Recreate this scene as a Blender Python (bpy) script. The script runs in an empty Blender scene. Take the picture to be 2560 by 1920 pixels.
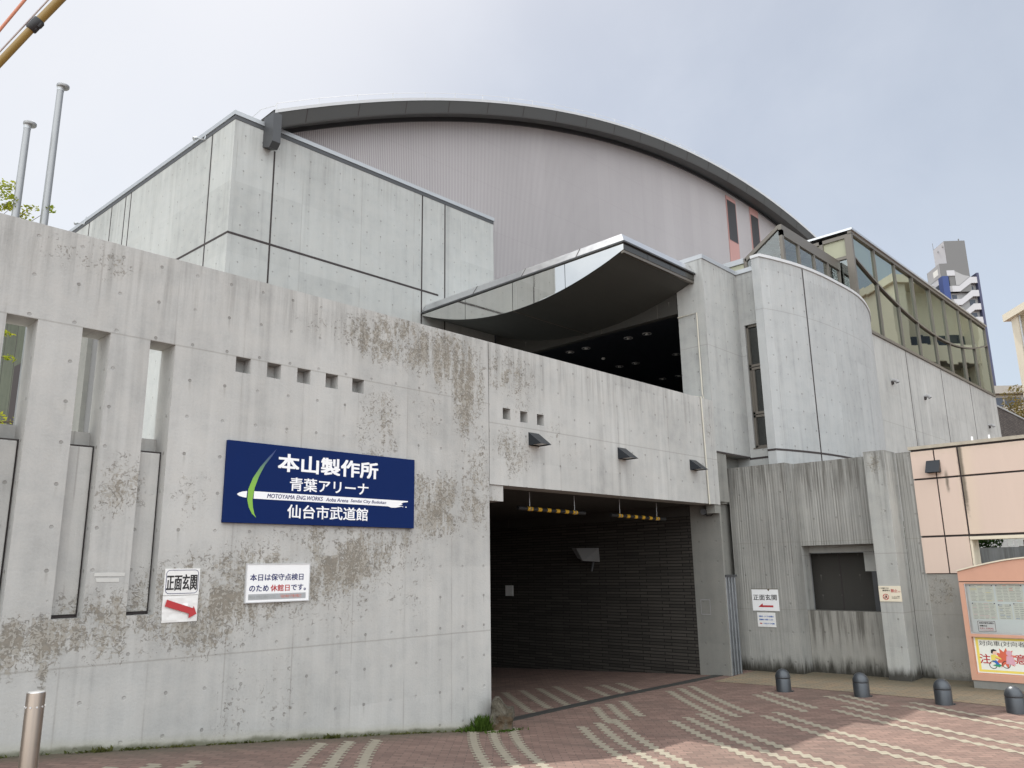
import bpy, bmesh, math, random
from mathutils import Vector, Matrix, noise as mnoise
R = math.radians
random.seed(7)
scene = bpy.context.scene
COL = scene.collection

# ------------------------------------------------------------------ camera
CAM = Vector((0, 0, 1.7825))
cr = Vector((0.69598773, -0.71787587, -0.01597843))
cu = Vector((-0.15191637, -0.16896018, 0.97384489))
fw = Vector((0.70179947, 0.67535672, 0.22665131))
cd = bpy.data.cameras.new('camera')
cam = bpy.data.objects.new('camera', cd)
COL.objects.link(cam)
m = Matrix((cr, cu, -fw)).transposed().to_4x4()
m.translation = CAM
cam.matrix_world = m
cd.sensor_width = 36.0
cd.lens = 36.0 * 1998 / 2560
cd.clip_start = 0.05
cd.clip_end = 3000
scene.camera = cam

# ------------------------------------------------------------------ light, sky, exposure
scene.view_settings.view_transform = 'Standard'
scene.view_settings.look = 'None'
scene.view_settings.exposure = 0.0
scene.view_settings.gamma = 1.0
SUN = Vector((0.35, 0.447, 1.0)).normalized()
sl = bpy.data.lights.new('sun', 'SUN')
sl.energy = 4.8
sl.angle = R(0.6)
sl.color = (1.0, 0.95, 0.87)
so = bpy.data.objects.new('sun', sl)
so.rotation_euler = SUN.to_track_quat('Z', 'Y').to_euler()
so.location = (0, 0, 60)
COL.objects.link(so)


# ---- small node language -------------------------------------------------
class V:
    def __init__(s, nt, sock): s.nt, s.s = nt, sock
    def _m(s, op, b=None, c=None):
        n = s.nt.nodes.new('ShaderNodeMath'); n.operation = op
        for i, x in enumerate((s, b, c)):
            if x is None: continue
            if isinstance(x, V): s.nt.links.new(x.s, n.inputs[i])
            else: n.inputs[i].default_value = x
        return V(s.nt, n.outputs[0])
    def __add__(s, b): return s._m('ADD', b)
    __radd__ = __add__
    def __sub__(s, b): return s._m('SUBTRACT', b)
    def __rsub__(s, b): return (s * -1.0) + b
    def __mul__(s, b): return s._m('MULTIPLY', b)
    __rmul__ = __mul__
    def __truediv__(s, b): return s._m('DIVIDE', b)
    def floor(s): return s._m('FLOOR')
    def fract(s): return s._m('FRACT')
    def abs(s): return s._m('ABSOLUTE')
    def sqrt(s): return s._m('SQRT')
    def max(s, b): return s._m('MAXIMUM', b)
    def min(s, b): return s._m('MINIMUM', b)
    def pow(s, b): return s._m('POWER', b)
    def sin(s): return s._m('SINE')
    def sm(s, a, b, lo=0.0, hi=1.0):
        n = s.nt.nodes.new('ShaderNodeMapRange'); n.interpolation_type = 'SMOOTHSTEP'
        s.nt.links.new(s.s, n.inputs[0])
        for i, x in ((1, a), (2, b), (3, lo), (4, hi)):
            if isinstance(x, V): s.nt.links.new(x.s, n.inputs[i])
            else: n.inputs[i].default_value = x
        return V(s.nt, n.outputs[0])


class NT:
    def __init__(s, tree): s.t = tree; s.L = tree.links
    def new(s, typ, **kw):
        n = s.t.nodes.new(typ)
        for k, v in kw.items(): setattr(n, k, v)
        return n
    def put(s, sock, val):
        if isinstance(val, V): s.L.new(val.s, sock)
        elif hasattr(val, 'is_output'): s.L.new(val, sock)
        else:
            if isinstance(val, (tuple, list)) and len(val) == 3 and sock.type == 'RGBA': val = (*val, 1)
            sock.default_value = val
    def uv(s):
        n = s.new('ShaderNodeUVMap'); n.uv_map = 'UVMap'
        x = s.new('ShaderNodeSeparateXYZ'); s.L.new(n.outputs[0], x.inputs[0])
        return n.outputs[0], V(s.t, x.outputs[0]), V(s.t, x.outputs[1])
    def pos(s):
        n = s.new('ShaderNodeNewGeometry')
        x = s.new('ShaderNodeSeparateXYZ'); s.L.new(n.outputs['Position'], x.inputs[0])
        return n.outputs['Position'], V(s.t, x.outputs[0]), V(s.t, x.outputs[1]), V(s.t, x.outputs[2])
    def comb(s, x, y, z=0.0):
        n = s.new('ShaderNodeCombineXYZ')
        for i, a in enumerate((x, y, z)): s.put(n.inputs[i], a)
        return n.outputs[0]
    def noise(s, vec, scale, detail=3.0, rough=0.55, dist=0.0):
        n = s.new('ShaderNodeTexNoise'); s.L.new(vec, n.inputs['Vector'])
        n.inputs['Scale'].default_value = scale; n.inputs['Detail'].default_value = detail
        n.inputs['Roughness'].default_value = rough; n.inputs['Distortion'].default_value = dist
        return V(s.t, n.outputs['Fac'])
    def white(s, vec):
        n = s.new('ShaderNodeTexWhiteNoise'); n.noise_dimensions = '3D'; s.L.new(vec, n.inputs[0])
        return V(s.t, n.outputs['Value'])
    def mix(s, fac, a, b, blend='MIX'):
        n = s.new('ShaderNodeMix', data_type='RGBA', blend_type=blend)
        s.put(n.inputs[0], fac); s.put(n.inputs[6], a); s.put(n.inputs[7], b)
        return n.outputs[2]
    def scale(s, col, f):
        n = s.new('ShaderNodeMix', data_type='RGBA', blend_type='MULTIPLY')
        n.inputs[0].default_value = 1.0
        s.put(n.inputs[6], col)
        if isinstance(f, V):
            s.put(n.inputs[7], s.comb(f, f, f))
        else: n.inputs[7].default_value = (f, f, f, 1)
        return n.outputs[2]
    def bump(s, h, strength=0.3, dist=0.01):
        n = s.new('ShaderNodeBump'); s.put(n.inputs['Height'], h)
        n.inputs['Strength'].default_value = strength; n.inputs['Distance'].default_value = dist
        return n.outputs[0]


def new_mat(name):
    mt = bpy.data.materials.new(name); mt.use_nodes = True
    mt.node_tree.nodes.clear()
    k = NT(mt.node_tree)
    out = k.new('ShaderNodeOutputMaterial')
    return mt, k, out


def principled(k, out, col, rough=0.8, metal=0.0, normal=None, spec=None):
    p = k.new('ShaderNodeBsdfPrincipled')
    k.put(p.inputs['Base Color'], col); k.put(p.inputs['Roughness'], rough); k.put(p.inputs['Metallic'], metal)
    if spec is not None: p.inputs['Specular IOR Level'].default_value = spec
    if normal is not None: k.put(p.inputs['Normal'], normal)
    k.L.new(p.outputs[0], out.inputs[0])
    return p


# ---- the sky: Nishita air behind a thin bright overcast, brighter towards +y, with an added
#      bright lobe behind the camera that lifts the shaded walls
w = bpy.data.worlds.new('World'); scene.world = w; w.use_nodes = True
w.node_tree.nodes.clear()
k = NT(w.node_tree)
wo = k.new('ShaderNodeOutputWorld')
sky = k.new('ShaderNodeTexSky'); sky.sky_type = 'NISHITA'; sky.sun_disc = False
sky.sun_elevation = math.asin(SUN.z)
sky.sun_rotation = math.atan2(SUN.x, SUN.y)
sky.air_density = 1.0; sky.dust_density = 1.5; sky.ozone_density = 1.2
bg1 = k.new('ShaderNodeBackground'); k.L.new(sky.outputs[0], bg1.inputs[0]); bg1.inputs[1].default_value = 0.05
tc = k.new('ShaderNodeTexCoord')
def wdot(d):
    n = k.new('ShaderNodeVectorMath', operation='DOT_PRODUCT'); k.L.new(tc.outputs['Generated'], n.inputs[0])
    n.inputs[1].default_value = Vector(d).normalized(); return V(k.t, n.outputs['Value'])
sx = k.new('ShaderNodeSeparateXYZ'); k.L.new(tc.outputs['Generated'], sx.inputs[0])
up = V(k.t, sx.outputs[2])
glow = wdot((0.02, 1.0, 0.50)).sm(0.72, 1.0)
n1 = k.noise(tc.outputs['Generated'], 2.2, 5, 0.55, 0.4)
n2 = k.noise(tc.outputs['Generated'], 5.5, 5, 0.6, 0.2)
cl = (n1 * 0.7 + n2 * 0.3).sm(0.38, 0.66)
veil = k.mix(glow, (0.375, 0.398, 0.425), (0.72, 0.70, 0.66))
veil = k.mix(cl * 0.34, veil, (0.60, 0.61, 0.61))
veil = k.mix(up.sm(0.45, 0.0) * (1.0 - glow) * 0.8, veil, (0.50, 0.545, 0.595))
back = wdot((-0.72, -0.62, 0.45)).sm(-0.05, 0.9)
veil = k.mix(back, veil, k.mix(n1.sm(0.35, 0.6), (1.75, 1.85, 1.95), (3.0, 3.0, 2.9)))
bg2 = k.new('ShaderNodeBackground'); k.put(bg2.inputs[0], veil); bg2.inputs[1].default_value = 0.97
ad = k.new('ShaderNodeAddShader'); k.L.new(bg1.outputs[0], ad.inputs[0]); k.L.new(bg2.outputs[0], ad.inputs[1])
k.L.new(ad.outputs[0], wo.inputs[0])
scene.cycles.max_bounces = 8
scene.cycles.use_denoising = True


# ------------------------------------------------------------------ mesh helpers
class MB:
    def __init__(s): s.v = []; s.f = []; s.uv = {}
    def add(s, pts, faces, uvs=None):
        o = len(s.v); s.v += [tuple(p) for p in pts]
        for i, f in enumerate(faces):
            if uvs and uvs[i] is not None: s.uv[len(s.f)] = uvs[i]
            s.f.append([o + a for a in f])
        return s
    def box(s, x0, x1, y0, y1, z0, z1):
        p = [(x0, y0, z0), (x1, y0, z0), (x1, y1, z0), (x0, y1, z0), (x0, y0, z1), (x1, y0, z1), (x1, y1, z1), (x0, y1, z1)]
        return s.add(p, [(0, 3, 2, 1), (4, 5, 6, 7), (0, 1, 5, 4), (1, 2, 6, 5), (2, 3, 7, 6), (3, 0, 4, 7)])
    def quad(s, *p): return s.add(p, [tuple(range(len(p)))])
    def prism(s, poly, z0, z1):                       # plan polygon, counter-clockwise
        n = len(poly)
        p = [(x, y, z0) for x, y in poly] + [(x, y, z1) for x, y in poly]
        fs = [tuple(reversed(range(n))), tuple(range(n, 2 * n))]
        uv = [None, None]; u = 0
        for i in range(n):
            j = (i + 1) % n
            d = math.dist(poly[i], poly[j])
            fs.append((i, j, n + j, n + i)); uv.append([(u, z0), (u + d, z0), (u + d, z1), (u, z1)]); u += d
        return s.add(p, fs, uv)
    def extr(s, pts, d):                               # planar polygon of 3-D points swept by d
        n = len(pts); d = Vector(d)
        p = [Vector(a) for a in pts]; p += [a + d for a in p]
        fs = [tuple(range(n)), tuple(reversed(range(n, 2 * n)))]
        for i in range(n):
            j = (i + 1) % n; fs.append((i, n + i, n + j, j))
        return s.add(p, fs)
    def tube(s, path, r, seg=12, cap=True):
        path = [Vector(p) for p in path]; n = len(path); rings = []
        for i, p in enumerate(path):
            t = (path[min(i + 1, n - 1)] - path[max(i - 1, 0)]).normalized()
            a = Vector((0, 0, 1)) if abs(t.z) < .95 else Vector((1, 0, 0))
            e1 = t.cross(a).normalized(); e2 = t.cross(e1)
            rr = r[i] if isinstance(r, (list, tuple)) else r
            rings.append([p + (e1 * math.cos(2 * math.pi * q / seg) + e2 * math.sin(2 * math.pi * q / seg)) * rr for q in range(seg)])
        vs = [q for rg in rings for q in rg]; fs = []
        for i in range(n - 1):
            for q in range(seg):
                q2 = (q + 1) % seg
                fs.append((i * seg + q, i * seg + q2, (i + 1) * seg + q2, (i + 1) * seg + q))
        if cap: fs += [tuple(range(seg)), tuple(reversed(range((n - 1) * seg, n * seg)))]
        return s.add(vs, fs)
    def lathe(s, c, prof, seg=24):                     # profile of (radius, z)
        vs = []; fs = []
        for r, z in prof:
            vs += [(c[0] + r * math.cos(2 * math.pi * q / seg), c[1] + r * math.sin(2 * math.pi * q / seg), c[2] + z) for q in range(seg)]
        for i in range(len(prof) - 1):
            for q in range(seg):
                q2 = (q + 1) % seg
                fs.append((i * seg + q, i * seg + q2, (i + 1) * seg + q2, (i + 1) * seg + q))
        fs += [tuple(reversed(range(seg))), tuple(range((len(prof) - 1) * seg, len(prof) * seg))]
        return s.add(vs, fs)
    def build(s, name, mat, parent=None, smooth=False, bevel=0.0):
        me = bpy.data.meshes.new(name); me.from_pydata(s.v, [], s.f); me.update()
        ul = me.uv_layers.new(name='UVMap')
        for p in me.polygons:
            cu_ = s.uv.get(p.index)
            for i, li in enumerate(p.loop_indices):
                if cu_: ul.data[li].uv = cu_[i]; continue
                co = me.vertices[me.loops[li].vertex_index].co; n = p.normal
                if abs(n.z) > .75: ul.data[li].uv = (co.x, co.y)
                elif abs(n.x) > abs(n.y): ul.data[li].uv = (co.y, co.z)
                else: ul.data[li].uv = (co.x, co.z)
        for mt in (mat if isinstance(mat, (list, tuple)) else [mat]): me.materials.append(mt)
        o = bpy.data.objects.new(name, me); COL.objects.link(o)
        if parent is not None:
            o.parent = parent
            if parent.type == 'EMPTY': o.matrix_parent_inverse = Matrix.Translation(-Vector(parent.location))
        if smooth:
            for p in me.polygons: p.use_smooth = True
            try: me.set_sharp_from_angle(angle=R(40))
            except Exception: pass
        if bevel:
            b = o.modifiers.new('bevel', 'BEVEL'); b.width = bevel; b.segments = 2; b.limit_method = 'ANGLE'
        return o


def tag(o, label=None, cat=None, group=None, kind=None):
    if label: o['label'] = label
    if cat: o['category'] = cat
    if group: o['group'] = group
    if kind: o['kind'] = kind
    return o


def thing(name, label, cat, loc=(0, 0, 0), group=None):
    o = bpy.data.objects.new(name, None); o.empty_display_size = .3
    o.location = loc; COL.objects.link(o)
    return tag(o, label, cat, group)


def copy_thing(root, loc, label=None):
    r = root.copy(); COL.objects.link(r); r.location = loc
    if label: r['label'] = label
    for ch in list(root.children):
        c = ch.copy(); COL.objects.link(c); c.parent = r
        for g in list(ch.children):
            d = g.copy(); COL.objects.link(d); d.parent = c
    return r


def local(mb, loc):
    mb.v = [(x - loc[0], y - loc[1], z - loc[2]) for x, y, z in mb.v]; return mb


def text_mb(body, box, org, right, upv, off=0.0, bold=0.02, shear=0.0):
    """flat lettering fitted into a box (width, height) whose lower left corner is org"""
    c = bpy.data.curves.new('lettering', 'FONT'); c.body = body; c.offset = 0.0; c.shear = shear; c.resolution_u = 3
    o = bpy.data.objects.new('lettering', c); COL.objects.link(o)
    dg = bpy.context.evaluated_depsgraph_get()
    me = bpy.data.meshes.new_from_object(o.evaluated_get(dg))
    xs = [v.co.x for v in me.vertices]; ys = [v.co.y for v in me.vertices]
    x0, x1, y0, y1 = min(xs), max(xs), min(ys), max(ys)
    right, upv, org = Vector(right), Vector(upv), Vector(org)
    nrm = right.cross(upv)
    mb = MB()
    em = box[1] / (y1 - y0); b = bold * em           # heavier strokes: the glyphs laid again a hair to each side
    sh = [(0, 0)] if bold < .006 else [(-1, -.7), (1, .7), (-1, .7), (1, -.7), (0, 0)]
    for n, (sx_, sy_) in enumerate(sh):
        pts = [org + right * ((v.co.x - x0) / (x1 - x0) * (box[0] - 2 * b) + b + sx_ * b) + upv * ((v.co.y - y0) / (y1 - y0) * (box[1] - 2 * b) + b + sy_ * b)
               + nrm * (off + .0002 * n) for v in me.vertices]
        mb.add(pts, [tuple(p.vertices) for p in me.polygons])
    bpy.data.objects.remove(o); bpy.data.meshes.remove(me); bpy.data.curves.remove(c)
    return mb


def wall_open(mb, x0, x1, z0, z1, y, th, openings, blind=()):
    """wall in the plane y (facing -y) with through openings and blind holes: (xa, xb, za, zb[, depth])"""
    allo = [(o[0], o[1], o[2], o[3], th) for o in openings] + list(blind)
    xs = sorted({x0, x1, *[o[0] for o in allo], *[o[1] for o in allo]})
    zs = sorted({z0, z1, *[o[2] for o in allo], *[o[3] for o in allo]})
    def inside(x, z, lst): return any(o[0] < x < o[1] and o[2] < z < o[3] for o in lst)
    for i in range(len(xs) - 1):
        for j in range(len(zs) - 1):
            a, b, c, d = xs[i], xs[i + 1], zs[j], zs[j + 1]
            if not inside((a + b) / 2, (c + d) / 2, allo): mb.quad((a, y, c), (b, y, c), (b, y, d), (a, y, d))
            if not inside((a + b) / 2, (c + d) / 2, openings): mb.quad((b, y + th, c), (a, y + th, c), (a, y + th, d), (b, y + th, d))
    for a, b, c, d, dp in allo:
        q = y + dp
        mb.quad((a, y, c), (a, y, d), (a, q, d), (a, q, c)); mb.quad((b, y, c), (b, q, c), (b, q, d), (b, y, d))
        mb.quad((a, y, d), (b, y, d), (b, q, d), (a, q, d)); mb.quad((a, y, c), (a, q, c), (b, q, c), (b, y, c))
    for a, b, c, d, dp in blind:
        q = y + dp; mb.quad((a, q, c), (b, q, c), (b, q, d), (a, q, d))
    mb.quad((x0, y, z0), (x0, y, z1), (x0, y + th, z1), (x0, y + th, z0)); mb.quad((x1, y, z0), (x1, y + th, z0), (x1, y + th, z1), (x1, y, z1))
    mb.quad((x0, y, z1), (x1, y, z1), (x1, y + th, z1), (x0, y + th, z1)); mb.quad((x0, y, z0), (x0, y + th, z0), (x1, y + th, z0), (x1, y, z0))
    return mb


# ------------------------------------------------------------------ materials
def concrete(name, base=(.412, .413, .402), ties=True, tu=0.0, tv=0.0, du=.45, dv=.45, seam=.9, su=0.0, joints=(),
             blobs=(), ribs=None, top=None, topk=1.0, foot=None, flake=0.0, streak=.25, stain=(.19, .16, .12), holes=.021, var=1.0, footline=None):
    mt, k, out = new_mat(name)
    uvv, u, v = k.uv()
    pv, px, py, pz = k.pos()
    big = k.noise(uvv, .55, 4, .55)
    mid = k.noise(uvv, 3.2, 6, .62)
    fine = k.noise(uvv, 34, 4, .65)
    srt = k.noise(k.comb(u * 5.0, v * .35), 1.0, 5, .6)
    tone = (big - .5) * (.46 * var) + (mid - .5) * (.46 * var) + (fine - .5) * .14 + (srt - .5) * streak
    # sheet to sheet variation of the formwork
    pan = k.white(k.comb(((u - su) / seam).floor(), ((v - tv) / 1.8).floor(), 3.0))
    tone = tone + (pan - .5) * .12
    # long soft runs of rain water, a few centimetres wide
    rn_ = k.noise(k.comb(u * 2.6, v * .10, 11.0), 1.0, 4, .65)
    tone = tone - rn_.sm(.53, .70) * streak * .55 + rn_.sm(.45, .28) * streak * .25
    col = k.scale(base, tone + 1.0)
    col = k.mix(mid.sm(.42, .62) * .22, col, (base[0] * .93, base[1] * .89, base[2] * .85))
    height = mid * .35 + fine * .5
    if seam:
        d = (((u - su) / seam).fract() - .5).abs() * -1.0 + .5
        ln = (d * seam).sm(.004, .013, 1.0, 0.0) * k.noise(k.comb(u * .7, v * .8, 5.0), 1.0, 3, .6).sm(.40, .62)
        col = k.mix(ln * .38, col, (.20, .19, .175))
        # the soft dark bleed beside every sheet joint
        sb = (d * seam).sm(.0, .05, 1.0, 0.0) * k.noise(k.comb(u * 3.0, v * 1.2, 1.0), 1.0, 4, .6).sm(.45, .7)
        col = k.mix(sb * .22, col, (base[0] * .67, base[1] * .64, base[2] * .61))
    for jz in joints:
        jl = (v + (mid - .5) * .012 - jz).abs().sm(.004, .014, 1.0, 0.0)
        col = k.mix(jl * .42, col, (.21, .20, .18))
    if ribs:
        r0, r1, per, amp = ribs
        wob = k.noise(k.comb(u * 9.0, v * .12), 1.0, 3, .6)
        rb = (u / per + wob * .9).fract()
        rbm = v.sm(r0, r1) * k.noise(k.comb(u * 2.5, v * .9, 8.0), 1.0, 3, .5).sm(.25, .5)
        ri = k.white(k.comb((u / per + wob * .9).floor(), (v * .55).floor(), 7.0))
        rl = (rb.sm(.0, .28, 1.0, 0.0) + rb.sm(.72, 1.0) * .9) * (ri * .95 + .15)
        ws = k.noise(k.comb(u * 38.0, v * .22), 1.0, 4, .6)
        col = k.scale(col, (ws - .5) * 1.1 + 1.0)
        col = k.mix(rl * rbm * amp, col, (.13, .125, .115))
        height = height - rl * rbm * 1.2
    if ties:
        a = ((u - tu) / du + .5).fract() - .5
        b = ((v - tv) / dv + .5).fract() - .5
        d2 = ((a * du).pow(2.0) + (b * dv).pow(2.0)).sqrt()
        hv = k.white(k.comb(((u - tu) / du + .5).floor(), ((v - tv) / dv + .5).floor(), 1.0))
        hole = d2.sm(holes * .75, holes * 1.15, 1.0, 0.0)
        col = k.mix(hole * (hv * .45 + .16), col, (.13, .125, .115))
        height = height - hole * 1.2
        # weep below a hole
        wp = (a * du).abs().sm(.0, holes * 1.1, 1.0, 0.0) * (b * dv * -1.0).sm(.0, .2, 1.0, 0.0) * (b * dv * -1.0).sm(-.01, .01)
        col = k.mix(wp * hv.sm(.55, .9) * .35, col, (.19, .18, .16))
    # flaked skin: brown patches with ragged edges where listed
    fl = k.noise(uvv, 20, 7, .66, .9)
    mk = None
    for (bu, bv, ru, rv, s) in blobs:
        d = (((u - bu) / ru).pow(2.0) + ((v - bv) / rv).pow(2.0)) * -1.0 + 1.0
        d = d.max(0.0) * s
        mk = d if mk is None else mk.max(d)
    patch = k.noise(k.comb(u, v, 4.0), 1.9, 5, .65)
    mk = (mk if mk is not None else (u * 0.0)) * patch.sm(.26, .52) + flake * patch.sm(.48, .8)
    run2 = k.noise(k.comb(u * 7.0, v * .8, 9.0), 1.0, 4, .65)
    mk = mk * run2.sm(.32, .58, .45, 1.12)
    th = mk * -.33 + .765
    col = k.mix(mk.min(1.0) * .10, col, (.30, .27, .225))
    st = (fl - th).sm(0.0, .06)
    f2 = k.noise(uvv, 17, 4, .6, 1.6)
    f3 = k.noise(uvv, 8, 4, .65, .8)
    brk = k.noise(uvv, 9, 5, .7, .5)
    # thin film of dirt, then flakes of the skin gone: small dark chips, joined up only in the worst places
    col = k.mix(st * (mk.sm(0.0, .8) * .22 + .26), col, (.25, .23, .19))
    core = (fl * .6 + brk * .4 + mk * .18).sm(.700, .722) * mk.sm(.35, .6)
    col = k.mix(core * .38, col, (.265, .238, .195))
    chip = (f2 + (f3 - .5) * .5 + mk * .15 - .685).sm(.0, .03) * mk.sm(.12, .5)
    col = k.mix(chip * .50, col, k.mix(brk.sm(.4, .6), (.085, .072, .055), (.17, .145, .112)))
    rim = (f2 + (f3 - .5) * .5 + mk * .16 - .65).abs().sm(.0, .02, 1.0, 0.0) * mk.sm(.1, .4)
    col = k.mix(rim * .40, col, (.47, .465, .445))
    height = height - st * .4 - chip * 1.4
    if top is not None:
        dr = k.noise(k.comb(u * 9.0, v * .45, 2.0), 1.0, 5, .65)
        ln = (v + dr * 1.1 - top).sm(-.62, .30) * dr.sm(.42, .66)
        edge = (v + mid * .10 - top).sm(-.10, .05)
        col = k.mix((ln * (.62 * topk)).max(edge * (.55 * topk)), col, (.085, .08, .07))
    if footline is not None:
        h = v - (u * footline[1] + footline[0]) + (mid - .5) * .12
        col = k.mix(h.sm(.16, .0) * .55, col, (.36, .35, .26))
        col = k.mix(h.sm(.075, .015) * .75, col, (.07, .075, .04))
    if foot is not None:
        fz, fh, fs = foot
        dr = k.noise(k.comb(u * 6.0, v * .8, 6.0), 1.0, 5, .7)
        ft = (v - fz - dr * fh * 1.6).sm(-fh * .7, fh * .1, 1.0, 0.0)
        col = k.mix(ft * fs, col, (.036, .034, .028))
    principled(k, out, col, .82, normal=k.bump(height, .55, .012), spec=.3)
    return mt


def simple(name, col, rough=.6, metal=0.0, vary=.12, sc=6.0, bump=0.0, spec=None, streaks=0.0):
    mt, k, out = new_mat(name)
    pv, px, py, pz = k.pos()
    n = k.noise(pv, sc, 5, .6)
    t = (n - .5) * (vary * 2) + 1.0
    if streaks:
        t = t + (k.noise(k.comb(px * 7.0, py * 7.0, pz * .6), 1.0, 4, .6) - .5) * streaks
    c = k.scale(col, t)
    rg = (n - .5) * .2 + rough
    principled(k, out, c, rg, metal, normal=(k.bump(n, bump, .01) if bump else None), spec=spec)
    return mt


M = {}
M['wall'] = concrete('gate_wall_concrete', tu=.06, tv=.05, su=.285, joints=(.864, 4.514), streak=.34, flake=.22, top=5.74, topk=.45, foot=None, blobs=[
    (2.6, 1.12, 1.9, .42, 1.3), (3.6, 1.35, 1.1, .42, 1.1), (4.55, 1.45, 1.1, .75, 1.5), (5.5, 1.75, 1.2, .75, 1.25), (6.4, 2.0, 1.0, .75, 1.45), (6.3, 1.35, 1.3, .6, .55), (2.2, .55, 1.3, .6, .25), (7.8, 1.3, .5, 1.1, .2), (5.5, .5, .5, .9, .45),
    (7.3, 2.15, .75, .8, 1.0), (8.1, 2.75, 1.0, .7, 1.3), (8.9, 2.95, .7, .9, .9), (7.5, 1.6, .7, .7, .6),
    (7.3, 5.2, 1.3, .55, 1.5), (8.3, 5.1, 1.0, .75, 1.25), (8.7, 4.75, .55, 1.2, 1.35), (6.95, 3.8, .5, 1.0, .9), (8.9, 3.6, .5, 1.0, .75), (7.9, 4.2, .5, .6, .5),
    (5.9, 5.2, .6, .3, .5), (2.9, 5.35, .7, .3, .75), (3.45, 2.75, .45, .5, .85), (4.2, 2.75, .35, .5, .6), (2.6, .6, 1.2, .4, .2), (4.9, .3, .35, .7, .55), (5.6, 3.6, .9, .25, .3), (2.83, .82, .10, .3, 1.6)], footline=(.35, -.101))
M['beam'] = concrete('gate_beam_concrete', tu=.215, tv=.0, su=.22, seam=1.8, joints=(4.2,), streak=.34, flake=.2, top=5.72, topk=.45, blobs=[
    (9.75, 5.1, .8, .55, 1.05), (9.9, 4.6, .6, .5, .6), (9.75, 3.75, .65, .6, .95), (10.9, 4.2, .4, .5, .45), (11.5, 3.9, .8, .4, .3), (16.3, 5.0, .35, .6, .6)])
M['block'] = concrete('hall_block_concrete', base=(.40, .412, .405), tu=.29, tv=.06, dv=.463, seam=1.8, su=.1, streak=.26, var=.8, top=12.62, topk=.25, stain=(.24, .21, .17), blobs=[(12.6, 9.1, 1.0, .3, .9)])
M['tower'] = concrete('tower_concrete', base=(.38, .39, .385), tu=.12, tv=.06, seam=1.8, joints=(7.0,), streak=.26, top=9.45, topk=.4, blobs=[(10.3, 6, .3, 1.6, .4)])
M['fin'] = concrete('curved_wall_concrete', base=(.385, .40, .405), tu=.2, tv=.11, seam=1.35, su=.3, joints=(8.05,), streak=.28, var=.85, top=9.6, topk=.25, holes=.024)
M['wing'] = concrete('wing_concrete', base=(.39, .395, .385), ties=False, seam=1.85, su=.7, joints=(6.2,), streak=.42, top=9.25, topk=.35)
M['ribbed'] = concrete('ribbed_concrete', base=(.285, .285, .27), tu=.1, tv=.33, du=.52, dv=.62, seam=0, joints=(2.3, .82), ribs=(.4, 1.7, .062, .72), top=4.22, topk=1.25, foot=(-.56, .42, 1.0), streak=.5, holes=.024)
M['parapet'] = concrete('parapet_concrete', base=(.26, .255, .235), tu=.1, tv=.33, du=.52, dv=.62, seam=0, top=.92, topk=1.45, foot=(-.56, .5, 1.0), streak=.55, flake=.5)
M['pillar'] = concrete('pillar_concrete', base=(.355, .36, .345), tu=.15, tv=.12, du=.55, dv=.55, seam=0, joints=(2.0, .8), top=4.2, foot=(-.50, .3, .95), streak=.45, blobs=[(6.3, 3.9, .25, .35, 1.0), (6.3, 2.9, .2, .4, .6)])
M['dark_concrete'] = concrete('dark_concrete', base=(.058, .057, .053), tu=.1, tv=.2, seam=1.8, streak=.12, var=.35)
M['green_grey'] = concrete('green_grey_concrete', base=(.085, .095, .07), tu=.1, tv=.2, seam=1.8, streak=.5)
M['bounce_slab'] = simple('pale_bounce_slab', (.55, .53, .49), .85, 0, .1, 2)
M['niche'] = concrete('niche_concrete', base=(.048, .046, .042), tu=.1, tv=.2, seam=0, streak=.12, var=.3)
M['jamb'] = concrete('jamb_concrete', base=(.215, .215, .20), tu=.1, tv=.1, seam=0, joints=(1.0, 2.55), streak=.3)
M['base_wall'] = concrete('base_concrete', base=(.27, .265, .245), tu=.1, tv=.3, seam=0, joints=(.75,), foot=(-.52, .2, .6), streak=.3, blobs=[(5.5, 1.2, .4, .5, 1.0), (5.3, -.3, .4, .25, .8)])
M['low_wall'] = concrete('weathered_low_wall', base=(.24, .25, .25), ties=False, seam=0, top=2.2, streak=.5)
M['coping'] = simple('galvanised_coping', (.42, .44, .46), .45, .5, .1)
M['dark_metal'] = simple('charcoal_metal', (.070, .073, .078), .5, .3, .15)
M['fascia'] = simple('dark_fascia_metal', (.060, .060, .058), .55, .2, .08, 1.2)
M['trim'] = simple('pale_trim', (.55, .56, .57), .5, .2, .08)
M['mirror'] = simple('polished_steel', (.66, .655, .63), .03, 1.0, .05, 1.5)
M['cap_steel'] = simple('satin_steel', (.62, .63, .64), .32, .9, .06)
M['soffit'] = simple('dark_soffit', (.058, .060, .055), .6, 0, .12, 2.0)
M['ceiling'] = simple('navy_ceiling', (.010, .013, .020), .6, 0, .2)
M['bronze'] = simple('bronze_frame', (.17, .155, .135), .42, .55, .1)
M['beige_panel'] = simple('beige_blind', (.38, .385, .285), .8, 0, .08, 2.0)
M['interior'] = simple('dim_interior', (.10, .105, .10), .8, 0, .25, 1.0)
M['lamp'] = simple('charcoal_lamp', (.022, .026, .032), .42, .3, .1)
M['white_paint'] = simple('white_sheet', (.78, .79, .80), .5, 0, .05, 9)
M['dirty_white'] = simple('dirty_white_sheet', (.72, .72, .71), .5, 0, .12, 12)
M['navy_ink'] = simple('navy_ink', (.015, .022, .12), .5, 0, .05)
M['black_ink'] = simple('black_ink', (.012, .012, .014), .5, 0, .05)
M['red_ink'] = simple('red_ink', (.42, .030, .035), .5, 0, .08)
M['white_ink'] = simple('white_lettering', (.82, .83, .85), .4, 0, .03)
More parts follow.
